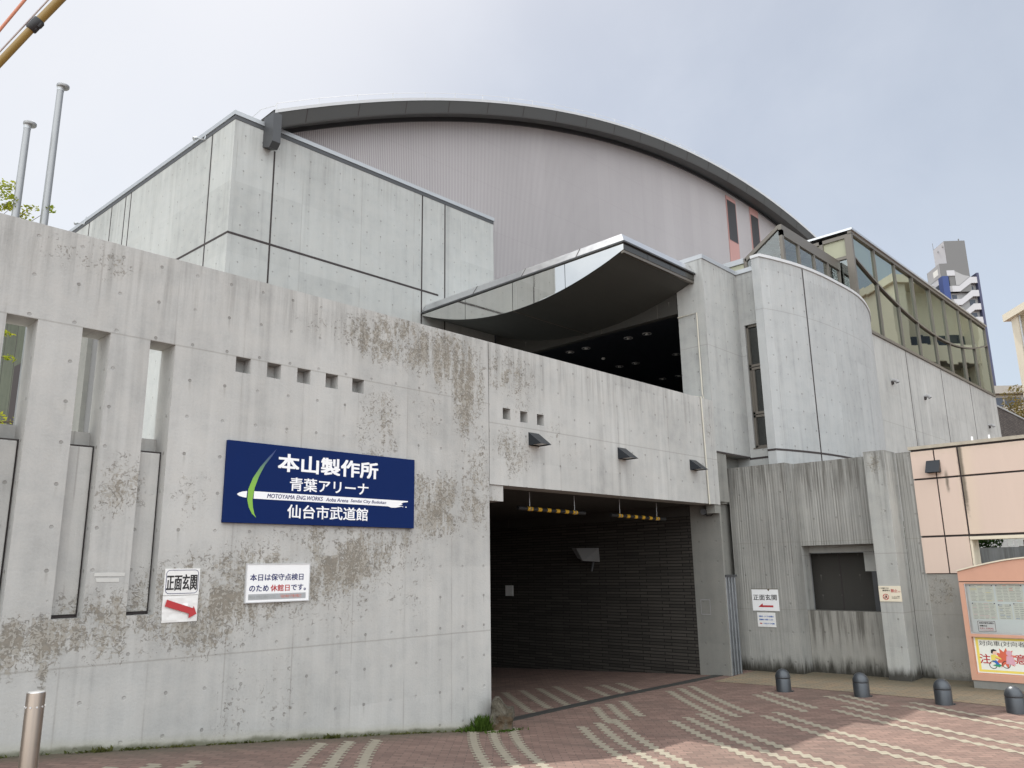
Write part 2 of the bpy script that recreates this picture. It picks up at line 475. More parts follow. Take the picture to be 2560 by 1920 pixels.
M['sign_blue'] = simple('blue_sign_enamel', (.004, .017, .090), .7, 0, .06, 2, spec=.12)
M['yellow'] = simple('yellow_band', (.58, .34, .025), .5, 0, .08)
M['black_rubber'] = simple('black_rubber', (.015, .016, .018), .55, 0, .1)
M['bollard'] = simple('grey_cast_iron', (.070, .078, .088), .38, .45, .16, 9, .1)
M['steel'] = simple('brushed_steel', (.27, .225, .19), .36, .85, .12, 12, streaks=.3)
M['dark_reflection_steel'] = simple('dark_reflection_fascia', (.13, .125, .115), .22, .9, .1, 1.0)  # front fascia steel coloured dark in place of reflected dark buildings opposite
M['old_steel'] = simple('old_steel', (.22, .235, .25), .4, .85, .3, 6, streaks=.8)
M['pole'] = simple('flagpole_aluminium', (.30, .31, .32), .45, .5, .08)
M['pink'] = simple('pink_panel', (.60, .475, .40), .7, 0, .06, 1.6, streaks=.08)
M['pink_coping'] = simple('weathered_coping', (.40, .36, .29), .75, 0, .35, 5)
M['groove'] = simple('dark_groove', (.035, .028, .028), .8)
M['cream'] = simple('cream_render', (.66, .60, .48), .8, 0, .06)
M['salmon'] = simple('salmon_paint', (.56, .31, .22), .5, 0, .08, 5)
M['board_white'] = simple('notice_backing', (.74, .79, .80), .6, 0, .04)
M['paper'] = simple('printed_paper', (.72, .74, .68), .7, 0, .06, 20)
M['grey_print'] = simple('grey_print', (.34, .35, .34), .7)
M['condo_blue2'] = simple('condo_navy', (.045, .05, .10), .6, 0, .05, .3)
M['sand'] = simple('cream_brick', (.268, .240, .185), .8, 0, .25, 9)
M['drain'] = simple('drain_grate', (.045, .045, .042), .7, .2, .3, 20)
M['condo_grey'] = simple('condo_grey', (.155, .155, .155), .8, 0, .04, .3)
M['condo_light'] = simple('condo_light', (.46, .46, .48), .8, 0, .05, .3)
M['condo_mid'] = simple('condo_mid', (.33, .33, .335), .8, 0, .05, .3)
M['condo_blue'] = simple('condo_blue', (.020, .045, .17), .6, 0, .05, .3)
M['condo_dark'] = simple('condo_window', (.03, .04, .065), .2, 0, .1, .3)
M['taupe'] = simple('taupe_render', (.33, .31, .28), .8, 0, .06)
M['bark'] = simple('bark', (.10, .075, .05), .9, 0, .3, 14, .4)
M['cable_orange'] = simple('orange_cable', (.52, .21, .13), .5)
M['cable_grey'] = simple('grey_wire', (.35, .30, .30), .4, .5)
M['guard'] = simple('yellow_guard_tube', (.24, .155, .035), .42, 0, .12, 6)
M['fence'] = simple('white_fence', (.7, .7, .66), .6)
M['gold_print'] = simple('yellow_print', (.72, .60, .12), .6)
M['pink_print'] = simple('pink_print', (.62, .35, .42), .6)
M['skin_print'] = simple('skin_print', (.75, .50, .38), .6)
M['green_print'] = simple('green_print', (.03, .26, .14), .6)
M['blue_print'] = simple('blue_print', (.03, .12, .42), .6)
M['orange_print'] = simple('orange_print', (.62, .13, .07), .6)
M['lens'] = simple('frosted_lens', (.5, .5, .48), .3)
M['tan_metal'] = simple('cream_conduit', (.52, .50, .43), .5)


def leaf_mat(name, c1, c2, tr=.35):
    mt, k, out = new_mat(name)
    pv, *_ = k.pos()
    n = k.noise(pv, 2.2, 3, .6); q = k.white(pv)
    c = k.mix((n * .7 + q * .3).sm(.3, .7), c1, c2)
    d = k.new('ShaderNodeBsdfDiffuse'); k.put(d.inputs[0], c)
    t = k.new('ShaderNodeBsdfTranslucent'); k.put(t.inputs[0], c)
    mx = k.new('ShaderNodeMixShader'); mx.inputs[0].default_value = tr
    k.L.new(d.outputs[0], mx.inputs[1]); k.L.new(t.outputs[0], mx.inputs[2]); k.L.new(mx.outputs[0], out.inputs[0])
    return mt
M['maple'] = leaf_mat('maple_leaf', (.12, .20, .02), (.36, .34, .04), .5)
M['shrub'] = leaf_mat('autumn_leaf', (.11, .10, .03), (.28, .21, .09))
M['hedge'] = leaf_mat('hedge_leaf', (.012, .03, .010), (.04, .08, .02))
M['grass'] = leaf_mat('grass_blade', (.035, .075, .012), (.09, .14, .03))
M['moss'] = leaf_mat('dry_weed', (.05, .065, .02), (.12, .12, .045))


def glass(name, tint, refl, rough=.015, gt=(.92, .95, .93)):
    mt, k, out = new_mat(name)
    g = k.new('ShaderNodeBsdfGlossy'); g.inputs['Roughness'].default_value = rough; g.inputs[0].default_value = (*gt, 1)
    t = k.new('ShaderNodeBsdfTransparent'); t.inputs[0].default_value = (*tint, 1)
    lw = k.new('ShaderNodeFresnel'); lw.inputs[0].default_value = 1.5
    f = V(k.t, lw.outputs[0]) * 1.4 + refl
    mx = k.new('ShaderNodeMixShader'); k.put(mx.inputs[0], f.min(.95))
    k.L.new(t.outputs[0], mx.inputs[1]); k.L.new(g.outputs[0], mx.inputs[2]); k.L.new(mx.outputs[0], out.inputs[0])
    return mt
M['glass'] = glass('green_tinted_glass', (.60, .66, .58), .36, gt=(.66, .73, .68))
M['low_glass'] = glass('dark_tinted_glass', (.34, .40, .37), .24, gt=(.62, .68, .64))
M['clear_glass'] = glass('clear_glass', (.80, .86, .86), .10)
M['dark_glass'] = glass('dark_window_glass', (.10, .11, .11), .05)
M['board_glass'] = glass('notice_glass', (.985, .995, .99), .0)


def m_cladding():
    mt, k, out = new_mat('ribbed_cladding'); uvv, u, v = k.uv()
    f = (u / .0625).fract()
    g = f.sm(.0, .22, 1.0, 0.0) + f.sm(.62, .92)
    n = k.noise(uvv, .3, 3, .5); n2 = k.noise(k.comb(u * 1.5, v * .15), 1.0, 4, .6)
    sh = k.white(k.comb((u / .75).floor(), (v / 6.2).floor(), 2.0))
    t = (n - .5) * .12 + (n2 - .5) * .14 + (sh - .5) * .035 + 1.0
    lap = ((u / .75).fract() - .5).abs().sm(.485, .497) * .10
    fix = ((v / 1.55).fract() - .5).abs().sm(.488, .497) * .06
    col = k.scale(k.mix(g.min(1.0) * .75, (.395, .374, .380), (.19, .178, .182)), t - lap - fix)
    principled(k, out, col, .6, .1, normal=k.bump(g * -1.0, .35, .02))
    return mt
M['cladding'] = m_cladding()


def m_brick(name, c1, c2, mortar, bw, bh, ms, rot=False, scale=1.0, dirt=None, rough=.85, off=.5, bmp=.5):
    mt, k, out = new_mat(name)
    if rot:
        pv, px, py, pz = k.pos(); vec = k.comb((px - py) * .7071, (px + py) * .7071)
    else:
        vec, _, _ = k.uv(); pv = vec
    b = k.new('ShaderNodeTexBrick'); k.L.new(vec, b.inputs['Vector'])
    b.inputs['Color1'].default_value = (0, 0, 0, 1); b.inputs['Color2'].default_value = (1, 1, 1, 1); b.inputs['Mortar'].default_value = (.5, .5, .5, 1)
    b.inputs['Scale'].default_value = 1.0; b.inputs['Brick Width'].default_value = bw; b.inputs['Row Height'].default_value = bh
    b.inputs['Mortar Size'].default_value = ms; b.inputs['Mortar Smooth'].default_value = .3; b.offset = off
    bc = k.new('ShaderNodeSeparateColor'); k.L.new(b.outputs['Color'], bc.inputs[0])
    n = k.noise(pv, 1.1, 5, .6); f = k.noise(pv, 22, 4, .6)
    col = k.mix(V(k.t, bc.outputs[0]), c1, c2)
    col = k.scale(col, (n - .5) * .55 + (f - .5) * .35 + 1.0)
    col = k.mix(V(k.t, b.outputs['Fac']), col, mortar)
    if dirt:
        pv2, px, py, pz = k.pos()
        col = dirt(k, col, px, py, pz, n, f)
    principled(k, out, col, rough, normal=k.bump(V(k.t, b.outputs['Fac']) * -1.0 + f * .3, bmp, .01), spec=.35)
    return mt


def pav_dirt(k, col, px, py, pz, n, f):
    a = (py + (n - .5) * .7).sm(8.7, 9.5) * (px.sm(9.6, 9.0))           # mossy strip along the gate wall
    b = px.sm(15.6, 17.2)
    col = k.mix(a * .75, col, (.055, .058, .036))
    s = k.noise(k.comb(px * .35, py * .35, 2.0), 1.0, 4, .6).sm(.52, .72)
    col = k.mix(s * .40, col, (.10, .085, .07))
    g1 = k.noise(k.comb(px * 5.0, py * 5.0, 1.0), 1.0, 2, .5).sm(.70, .74)
    col = k.mix(g1 * .5, col, (.06, .055, .05))
    tr = k.noise(k.comb((px + py * .25) * 1.4, py * .12, 4.0), 1.0, 4, .6).sm(.50, .68)
    return k.mix(tr * .30, col, (.085, .07, .06))
M['paving'] = m_brick('red_brick_paving', (.146, .094, .078), (.212, .138, .113), (.092, .070, .060), .21, .105, .006, rot=True, dirt=pav_dirt)
def walk_dirt(k, col, px, py, pz, n, f):
    a = (px + (n - .5) * .9).sm(16.6, 17.8)
    return k.mix(a * .7, col, (.062, .058, .038))
M['pavement'] = m_brick('tan_paver', (.21, .18, .13), (.27, .20, .13), (.11, .10, .08), .21, .105, .006, rot=True, dirt=walk_dirt)
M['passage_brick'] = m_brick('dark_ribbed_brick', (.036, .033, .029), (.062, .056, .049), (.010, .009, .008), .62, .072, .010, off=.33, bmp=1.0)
M['gable_brick'] = m_brick('dark_brown_brick', (.060, .052, .050), (.105, .092, .085), (.035, .03, .03), .30, .085, .010)


def m_arc():
    mt, k, out = new_mat('green_fade_print'); uvv, u, v = k.uv()
    col = k.mix(v.sm(2.85, 3.33), (.20, .42, .05), (.03, .05, .17))
    principled(k, out, col, .4); return mt
M['arc'] = m_arc()


def m_rock():
    mt, k, out = new_mat('weathered_rock'); pv, *_ = k.pos()
    a = k.noise(pv, 7, 6, .65); b = k.noise(pv, 20, 5, .7); c = k.noise(pv, 3, 4, .6)
    col = k.mix(a.sm(.4, .6), (.045, .038, .026), (.095, .085, .065)); col = k.mix(c.sm(.5, .65) * .6, col, (.085, .05, .022))
    col = k.mix(b.sm(.58, .66) * .4, col, (.15, .145, .125))
    principled(k, out, col, .9, normal=k.bump(a + b * .5, .9, .03)); return mt
M['rock'] = m_rock()


def m_stained_pink():
    mt, k, out = new_mat('pink_panel_stained'); uvv, u, v = k.uv()
    n = k.noise(uvv, 9, 6, .7); s = k.noise(k.comb(u * 6.0, v * .5), 1.0, 4, .6)
    col = k.scale((.60, .475, .40), (s - .5) * .10 + 1.0)
    # black run below the coping joint, pale yellow wash round the stain
    wid = (u - 4.80 + (n - .5) * .05).abs()
    run = wid.sm(.02, .075, 1.0, 0.0) * (v + (n - .5) * .6).sm(2.6, 3.1)
    r2 = (u - 5.10 + (n - .5) * .04).abs().sm(.0, .05, 1.0, 0.0) * (v - 3.45 + (n - .5) * .2).abs().sm(.05, .32, 1.0, 0.0)
    top = (v + (n - .5) * .5).sm(3.95, 4.25) * .35
    col = k.mix(top, col, (.42, .36, .24))
    col = k.mix((u - 4.72).abs().sm(.0, .25, 1.0, 0.0) * .35, col, (.62, .52, .38))
    col = k.mix(run.max(r2) * .85, col, (.10, .085, .06))
    principled(k, out, col, .7); return mt
M['pink_stained'] = m_stained_pink()

# ------------------------------------------------------------------ ground
GP = [(-400, 1.3), (-30, 1.2), (0, .33), (2.5, .095), (5, -.155), (7.3, -.39), (8.5, -.525), (9.6, -.588), (12, -.597), (15.5, -.585), (18, -.53), (24, -.45), (60, .2), (900, .2)]
def gz(x, y=0.0):
    for (a, za), (b, zb) in zip(GP, GP[1:]):
        if x <= b:
            z = za + (zb - za) * (x - a) / (b - a); break
    else: z = GP[-1][1]
    if y > 9.6 and 9.0 < x < 16.7: z -= .043 * (y - 9.6)
    return z

xs = sorted(set([-400, -200, -100, -60, -30, -15, -8, -4] + [i * .5 for i in range(0, 52)] + [30, 40, 60, 100, 200, 400, 900] + [a for a, _ in GP if a > -400] + [9.01, 16.69]))
ys = [-500, -200, -80, -40, -20, -10, -4, 0, 3, 6, 8, 9, 9.6, 11, 14, 18, 22.2, 23, 30, 60, 120, 300, 800]
mb = MB()
for i in range(len(xs) - 1):
    for j in range(len(ys) - 1):
        a, b, c, d = xs[i], xs[i + 1], ys[j], ys[j + 1]
        mb.quad((a, c, gz(a, c)), (b, c, gz(b, c)), (b, d, gz(b, d)), (a, d, gz(a, d)))
tag(mb.build('paving', M['paving']), kind='structure')
mb = MB()
for i in range(8):
    for j in range(8):
        xa, xb, ya, yb = -14 + i * 2.6, -14 + (i + 1) * 2.6, 9.86 + j * 3.2, 9.86 + (j + 1) * 3.2
        mb.quad((xa, ya, 1.30), (xb, ya, 1.30), (xb, yb, 1.30), (xa, yb, 1.30))
tag(mb.build('courtyard_bounce_slab', M['bounce_slab']), kind='structure')  # unseen pale slab added to bounce light onto the slot sides

# cream brick stripes let into the red paving: short staggered bricks following gently curved rows
def XC(y): return .11 * y + .0459 * y * y
groups = [(-3.2, 3, 9.0, 6.0), (-.95, 3, 8.4, 5.2), (1.2, 3, 9.0, 7.3), (2.1, 3, 7.0, 3.5), (3.72, 3, 9.2, 6.0), (4.2, 3, 5.9, 2.5), (6.0, 3, 8.42, 4.2), (6.66, 3, 9.40, 8.25), (7.98, 3, 7.62, 3.2),
          (9.0, 3, 9.40, 7.0), (9.97, 2, 6.72, 2.0), (10.98, 2, 7.85, 6.35), (11.64, 2, 6.06, 2.0), (12.45, 2, 6.75, 5.5), (13.2, 2, 5.3, 2.0), (5.6, 2, 3.2, -.5)]
mb = MB(); rnd = random.Random(3)
E1, E2 = Vector((.7071, -.7071)), Vector((.7071, .7071))
def cream(x, y, n):
    c = Vector((x, y)) + E1 * (.020 if n % 2 else -.020)
    p = [c + E1 * a * .066 + E2 * b * .0475 for a, b in ((-1, -1), (1, -1), (1, 1), (-1, 1))]
    mb.quad(*[(q.x, q.y, gz(q.x, q.y) + .004) for q in p])
for x0, n, y1, y0 in groups:
    for q in range(n):
        y = y1; i = 0
        while y > y0:
            x = x0 + q * .41 + XC(y)
            if x < 15.6: cream(x, y, i)
            y -= .100 * 1.4142 / (1 + .11 + .0918 * y); i += 1
for x0, n, ya, yb in [(12.62, 4, 12.5, 10.0), (14.0, 3, 11.4, 9.95)]:
    for q in range(n):
        y = ya - q * .12; i = 0
        while y > yb:
            cream(x0 + q * .40 - (ya - q * .12 - y) * .76, y, i); y -= .100 * 1.4142 / 1.76; i += 1
tag(mb.build('paving_stripes', M['sand']), kind='structure')

# tan pavement beside the bollards
mb = MB()
yl = [9.4, 8.5, 7.6, 6.7, 5.8, 4.9, 4.0, 3.1, 2.0, 0, -6, -20]
def kx(y): return 15.75 + .5 * math.sin(max(0, min(1, (9.4 - y) / 7)) * 3.1) * .5
for a, b in zip(yl, yl[1:]):
    xa = [kx(a), 16.2, 17, 18, 24]; xb = [kx(b), 16.2, 17, 18, 24]
    for i in range(4):
        mb.quad((xa[i], a, gz(xa[i]) + .005), (xb[i], b, gz(xb[i]) + .005), (xb[i + 1], b, gz(xb[i + 1]) + .005), (xa[i + 1], a, gz(xa[i + 1]) + .005))
tag(mb.build('pavement', M['pavement']), kind='structure')

mb = MB()
dp = [(9.3, 9.56), (9.9, 9.60), (11.5, 9.72), (13.0, 9.80), (15.0, 9.76), (16.6, 9.66), (17.4, 9.60)]
for (a, b), (c, d) in zip(dp, dp[1:]):
    mb.quad((a, b, gz(a, b) + .010), (c, d, gz(c, d) + .010), (c, d + .24, gz(c, d + .24) + .010), (a, b + .24, gz(a, b + .24) + .010))
    mb.quad((a, b, gz(a, b) - .03), (c, d, gz(c, d) - .03), (c, d, gz(c, d) + .010), (a, b, gz(a, b) + .010))
tag(mb.build('drain_channel', M['drain']), 'long dark drain channel crossing the brick paving below the gate beam', 'drain')

# ------------------------------------------------------------------ gate wall with beam
WY, WT = 9.417, .40
gw = thing('gate_wall', 'long weathered grey concrete wall with tall slots that bridges the dark car gate', 'wall', (5, WY, 0))
slots = [(.6, .9), (1.35, 1.65), (2.1, 2.4), (2.85, 3.15), (3.6, 3.9)]
mb = MB()
blind = [(x, x + .205, 4.312, 4.514, .19) for x in (4.687, 5.127, 5.577, 6.026, 6.471)]
wall_open(mb, -9.0, 9.208, -1.6, 5.6, WY, WT, [(a, b, 1.36, 4.514) for a, b in slots], blind)
wall = mb.build('wall', M['wall'], gw)
mb = MB()
wall_open(mb, 9.222, 16.615, 3.165, 5.6, WY, WT, [], [(x, x + .188, 4.295, 4.492, .24) for x in (9.546, 9.980, 10.412)])
beam = mb.build('beam', M['beam'], gw)
MB().box(9.205, 9.225, WY + .02, WY + WT - .01, -1.6, 5.58).build('expansion_joint', M['groove'], gw)
MB().box(9.22, 9.56, WY + .03, WY + .33, 2.90, 3.163).build('haunch', M['wall'], gw)
for a, b in slots:
    c = (a + b) / 2
    # recessed slab in the lower part, the pale backing wall above and behind it
    MB().box(a, b, WY + .335, WY + .395, 1.362, 3.39).build('slot_backing', M['wall'], gw)
    MB().box(a + .002, b - .022, WY + .13, WY + .33, 1.395, 3.195).build('slot_panel', M['wall'], gw, bevel=.008)
    q = MB(); q.box(b - .022, b - .001, WY + .16, WY + .33, 1.364, 3.19); q.box(a + .002, b - .023, WY + .15, WY + .33, 1.363, 1.393); q.box(a + .002, b - .003, WY + .15, WY + .334, 3.197, 3.215)
    q.build('slot_shadow_gap', M['groove'], gw)

# ------------------------------------------------------------------ arena building
ar = thing('arena_building', 'large grey concrete sports hall with a shallow arched roof and pinkish ribbed gable', 'building', (16, 17, 0))
def LX(y): return 7.88 - .0457 * (y - 16.655)
BY = 16.655
blk = MB().prism([(LX(BY), BY), (16.57, BY), (16.57, 36), (LX(36), 36)], 3.46, 12.45)
block = blk.build('hall_block', M['block'], ar)
MB().prism([(LX(BY) + .01, BY + .01), (8.98, BY + .01), (8.98, 36), (LX(36) + .01, 36)], -1.6, 3.46).build('block_base', M['block'], ar)
# open joints in the block faces
mb = MB()
J = .012
for x, z0, z1 in ((8.95, 3.5, 12.0), (13.68, 3.5, 12.44), (14.547, 3.5, 12.44)):
    mb.box(x - .022, x + .022, BY - .004, BY + .03, z0, z1)
mb.box(LX(BY) + .0, 14.3, BY - .006, BY + .03, 9.50, 9.555)
def lbox(y0, y1, z0, z1, p=.004):
    mb.add([(LX(y0) - p, y0, z0), (LX(y1) - p, y1, z0), (LX(y1) - p, y1, z1), (LX(y0) - p, y0, z1),
            (LX(y0) + .03, y0, z0), (LX(y1) + .03, y1, z0), (LX(y1) + .03, y1, z1), (LX(y0) + .03, y0, z1)],
           [(0, 3, 2, 1), (4, 5, 6, 7), (0, 1, 5, 4), (2, 3, 7, 6), (1, 2, 6, 5), (0, 4, 7, 3)])
for y in (17.72, 22.27, 22.62, 23.57, 25.2): lbox(y - .025, y + .025, 10.7 if y > 22 else -1.5, 12.44)
lbox(16.655, 36, 9.50, 9.555, .006)
mb.build('open_joint', M['groove'], ar)
# darker green-grey and grey panels, doorway and pilaster at the far end of the side face (seen through the slots)
mb = MB(); lbox(28.6, 30.52, -1.5, 8.82, .016); mb.build('side_doorway', M['groove'], ar)
mb = MB(); lbox(24.52, 35.9, -1.5, 10.7, .008); mb.build('green_grey_side_wall', M['green_grey'], ar)
mb = MB(); lbox(23.93, 24.50, -1.5, 10.7, .14); mb.build('pilaster', M['jamb'], ar)
mb = MB(); lbox(22.3, 23.92, -1.5, 10.7, .010); mb.build('side_panel', M['condo_grey'], ar)
mb = MB(); lbox(30.62, 30.66, -1.5, 10.7, .012); lbox(31.84, 31.88, -1.5, 10.7, .012); mb.build('side_joint', M['groove'], ar)
# copings
mb = MB()
mb.box(LX(BY) - .03, 16.60, BY - .03, BY + .30, 12.55, 12.66)
mb.add([(LX(BY) - .03, BY - .03, 12.55), (LX(36) - .03, 36, 12.55), (LX(36) + .3, 36, 12.55), (LX(BY) + .3, BY + .30, 12.55),
        (LX(BY) - .03, BY - .03, 12.663), (LX(36) - .03, 36, 12.663), (LX(36) + .3, 36, 12.663), (LX(BY) + .3, BY + .30, 12.663)],
       [(0, 1, 2, 3), (7, 6, 5, 4), (0, 4, 5, 1), (1, 5, 6, 2), (2, 6, 7, 3), (3, 7, 4, 0)])
cop = mb.build('coping', M['coping'], ar)
mb = MB(); mb.box(LX(BY) - .012, 16.58, BY - .012, BY + .2, 12.44, 12.552); lbox(16.66, 36, 12.44, 12.552, .012)
mb.build('coping_flashing', M['dark_metal'], ar)

# arched roof: circle fitted to the eave
CX, CZ, RR = 33.942, -30.051, 49.71
def az(x, d=0.0): return CZ + math.sqrt((RR + d) ** 2 - (x - CX) ** 2)
XL, XR = 8.65, 59.23
N = 96
ax = [XL + (XR - XL) * i / N for i in range(N + 1)]
mb = MB()
for a, b in zip(ax, ax[1:]):                       # ribbed gable under the arch
    mb.add([(a, 16.95, 3.4), (b, 16.95, 3.4), (b, 16.95, az(b) - .30), (a, 16.95, az(a) - .30)], [(0, 1, 2, 3)])
mb.build('gable_cladding', M['cladding'], ar)
def arcstrip(prof, closed=False):
    mb = MB(); n = len(prof); lst = list(range(n if closed else n - 1))
    for a, b in zip(ax, ax[1:]):
        for i in lst:
            (y0, d0), (y1, d1) = prof[i], prof[(i + 1) % n]
            mb.quad((a, y0, az(a) + d0), (b, y0, az(b) + d0), (b, y1, az(b) + d1), (a, y1, az(a) + d1))
    return mb
arcstrip([(16.20, 0.0), (16.285, -.36), (16.30, -.40), (16.72, -.33), (16.80, -.20)]).build('roof_fascia', M['fascia'], ar)
arcstrip([(16.80, -.20), (16.95, -.20), (16.90, -.39), (16.945, -.395)]).build('gable_flashing', M['dark_metal'], ar)
arcstrip([(16.19, -.012), (16.185, .075), (16.26, .10), (16.5, .10)]).build('roof_trim', M['trim'], ar)
mb = MB()
for a, b in zip(ax, ax[1:]):
    mb.quad((a, 16.5, az(a) + .1), (b, 16.5, az(b) + .1), (b, 62, az(b) + .1), (a, 62, az(a) + .1))
roof = mb.build('arched_roof', M['trim'], ar)
for i in range(1, 30):                              # seams between the fascia panels
    th0 = math.asin((XL + .9 - CX) / RR) + (i - 1) * 1.78 / RR
    x = CX + RR * math.sin(th0)
    if x > XR: break
    mb = MB(); mb.extr([(x - .011, 16.196, az(x) - .01), (x + .011, 16.196, az(x) - .01), (x + .011, 16.283, az(x) - .37), (x - .011, 16.283, az(x) - .37)], (0, -.002, 0)); mb.build('fascia_seam', M['groove'], ar)
mb = MB()                                           # fall-arrest wire on the eave
pts = []
for i in range(0, 44):
    x = XL + .1 + i * 1.18
    if x > XR: break
    z = az(x) + .10
    mb.tube([(x, 16.32, z - .02), (x, 16.32, z + .20)], .010, 5); pts.append((x, 16.32, z + .19))
mb.tube(pts, .007, 5)
zl = az(XL) + .1
mb.tube([(XL + .1, 16.32, zl + .19), (XL, 16.9, zl + .30), (XL - .05, 17.6, zl + .19), (XL, 24, zl + .19)], .008, 5)
for i in range(6): mb.tube([(XL + .02, 17.6 + i * 1.1, zl - .1), (XL + .02, 17.6 + i * 1.1, zl + .19)], .008, 5)
mb.build('safety_wire', M['trim'], ar)
mb = MB()                                           # rain hopper at the left end of the eave
pr = [(16.19, 12.76), (16.19, 11.98), (16.33, 11.86), (16.66, 11.98), (16.66, 12.76)]
mb.extr([(8.62, y, z) for y, z in pr], (.22, 0, 0))
mb.build('rain_hopper', M['dark_metal'], ar)
def louvre(xa, xb, zt, za, zb_):
    f = MB().box(xa, xb, 16.915, 16.952, 8.5, zt).build('louvre_frame', M['salmon_dull'], ar)
    q = MB()
    q.box(xa + .05, xb - .07, 16.911, 16.93, za, zb_); q.build('louvre_recess', M['groove'], f)
    q = MB(); z = za
    while z < zb_ - .03:
        q.extr([(xa + .05, 16.910, z), (xa + .05, 16.895, z - .005), (xa + .05, 16.905, z + .05), (xa + .05, 16.911, z + .055)], (xb - xa - .12, 0, 0)); z += .085
    q.build('louvre_slats', M['dark_metal'], f)
M['salmon_dull'] = simple('dull_pink_frame', (.40, .225, .205), .6, .1, .05)
louvre(32.50, 33.42, 19.06, 16.80, 18.86)
louvre(34.84, 35.72, 19.24, 16.92, 18.84)

# entrance canopy of polished steel
cx0, cx1, cy0, cy1 = 13.69, 16.60, 9.674, 16.62
def zb(y): return 8.06 + .0545 * (y - 13.0) ** 2 + (.004 if y < 10 else 0)
ysn = [cy0 + (cy1 - cy0) * i / 28 for i in range(29)]
can = MB()
for a, b in zip(ysn, ysn[1:]):                      # curved soffit
    can.quad((cx0 + .02, a, zb(a)), (cx0 + .02, b, zb(b)), (cx1, b, zb(b)), (cx1, a, zb(a)))
canopy = can.build('entrance_canopy', M['soffit'], ar, smooth=True)
# polished side cheeks, one sheet between each pair of joints
cuts = [cy0, 11.385, 13.105, 14.85, cy1]
for a, b in zip(cuts, cuts[1:]):
    yy = [a + .008 + (b - a - .016) * i / 8 for i in range(9)]
    tilt = random.uniform(-.004, .004)
    mb = MB(); mb.extr([(cx0 + (tilt if y > (a + b) / 2 else 0), y, zb(y) + .002) for y in yy] + [(cx0, yy[-1], 8.815), (cx0, yy[0], 8.815)], (.02, 0, 0))
    mb.build('steel_cheek', M['mirror'], canopy)
MB().box(cx0 + .02, cx0 + .05, cy0 + .03, cy1, 8.40, 8.815).build('cheek_backing', M['groove'], canopy) if False else None
fx = [cx0, 14.62, 15.55, cx1]
for a, b in zip(fx, fx[1:]):
    MB().box(a + .006, b - .006, cy0 - .0, cy0 + .02, 8.665, 8.815).build('steel_fascia', M['dark_reflection_steel'], canopy)
MB().box(cx0 + .02, cx1, cy0 + .012, cy0 + .09, 8.60, 8.668).build('soffit_edge', M['bronze'], canopy)
MB().box(cx0 - .05, cx1, cy0 - .05, cy1, 8.822, 8.858).build('roof_lip', M['dark_metal'], canopy)
mb = MB()                                           # chamfered roof edge in bright sheet
e0, e1, z0, z1 = -.035, .13, 8.858, 9.11
def ring(e, z): return [(cx0 + e, cy1, z), (cx0 + e, cy0 + e, z), (cx1 - .0, cy0 + e, z)]
A, B = ring(e0, z0), ring(e1, z1)
mb.quad(A[1], A[0], B[0], B[1]); mb.quad(A[2], A[1], B[1], B[2])
mb.quad(B[0], (cx1, cy1, z1), B[2], B[1])
mb.build('roof_edge', M['cap_steel'], canopy)
for y in (11.0, 12.75, 14.5): mb = MB(); mb.extr([(cx0 + e0 - .002, y, z0), (cx0 + e1, y + .0, z1 + .004), (cx0 + e1, y + .02, z1 + .004), (cx0 + e0 - .002, y + .02, z0)], (-.003, 0, .003)); mb.build('roof_edge_seam', M['groove'], canopy)
MB().box(cx0 + .03, cx1, 13.10, 13.125, zb(13.1) - .012, zb(13.1) + .01).build('soffit_joint', M['bronze'], canopy)

# loggia behind the opening
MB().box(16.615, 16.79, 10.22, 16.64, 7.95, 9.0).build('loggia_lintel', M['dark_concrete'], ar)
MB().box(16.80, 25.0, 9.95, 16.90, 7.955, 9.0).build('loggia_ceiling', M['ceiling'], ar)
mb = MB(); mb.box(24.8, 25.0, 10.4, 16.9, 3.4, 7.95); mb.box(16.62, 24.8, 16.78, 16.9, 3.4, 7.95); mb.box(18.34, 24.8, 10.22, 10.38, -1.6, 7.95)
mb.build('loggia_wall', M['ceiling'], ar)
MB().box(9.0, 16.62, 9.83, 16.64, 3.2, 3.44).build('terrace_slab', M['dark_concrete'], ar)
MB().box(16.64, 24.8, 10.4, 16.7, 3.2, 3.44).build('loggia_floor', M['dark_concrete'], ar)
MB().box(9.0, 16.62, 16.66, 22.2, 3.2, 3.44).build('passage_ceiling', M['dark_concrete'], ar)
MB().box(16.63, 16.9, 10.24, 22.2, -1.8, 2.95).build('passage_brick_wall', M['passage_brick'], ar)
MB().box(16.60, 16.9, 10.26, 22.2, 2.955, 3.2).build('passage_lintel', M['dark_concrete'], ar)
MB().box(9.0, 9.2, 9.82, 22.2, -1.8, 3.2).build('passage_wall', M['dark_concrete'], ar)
MB().box(9.2, 16.63, 22.0, 22.2, -1.8, 3.2).build('passage_end_wall', M['passage_brick'], ar)

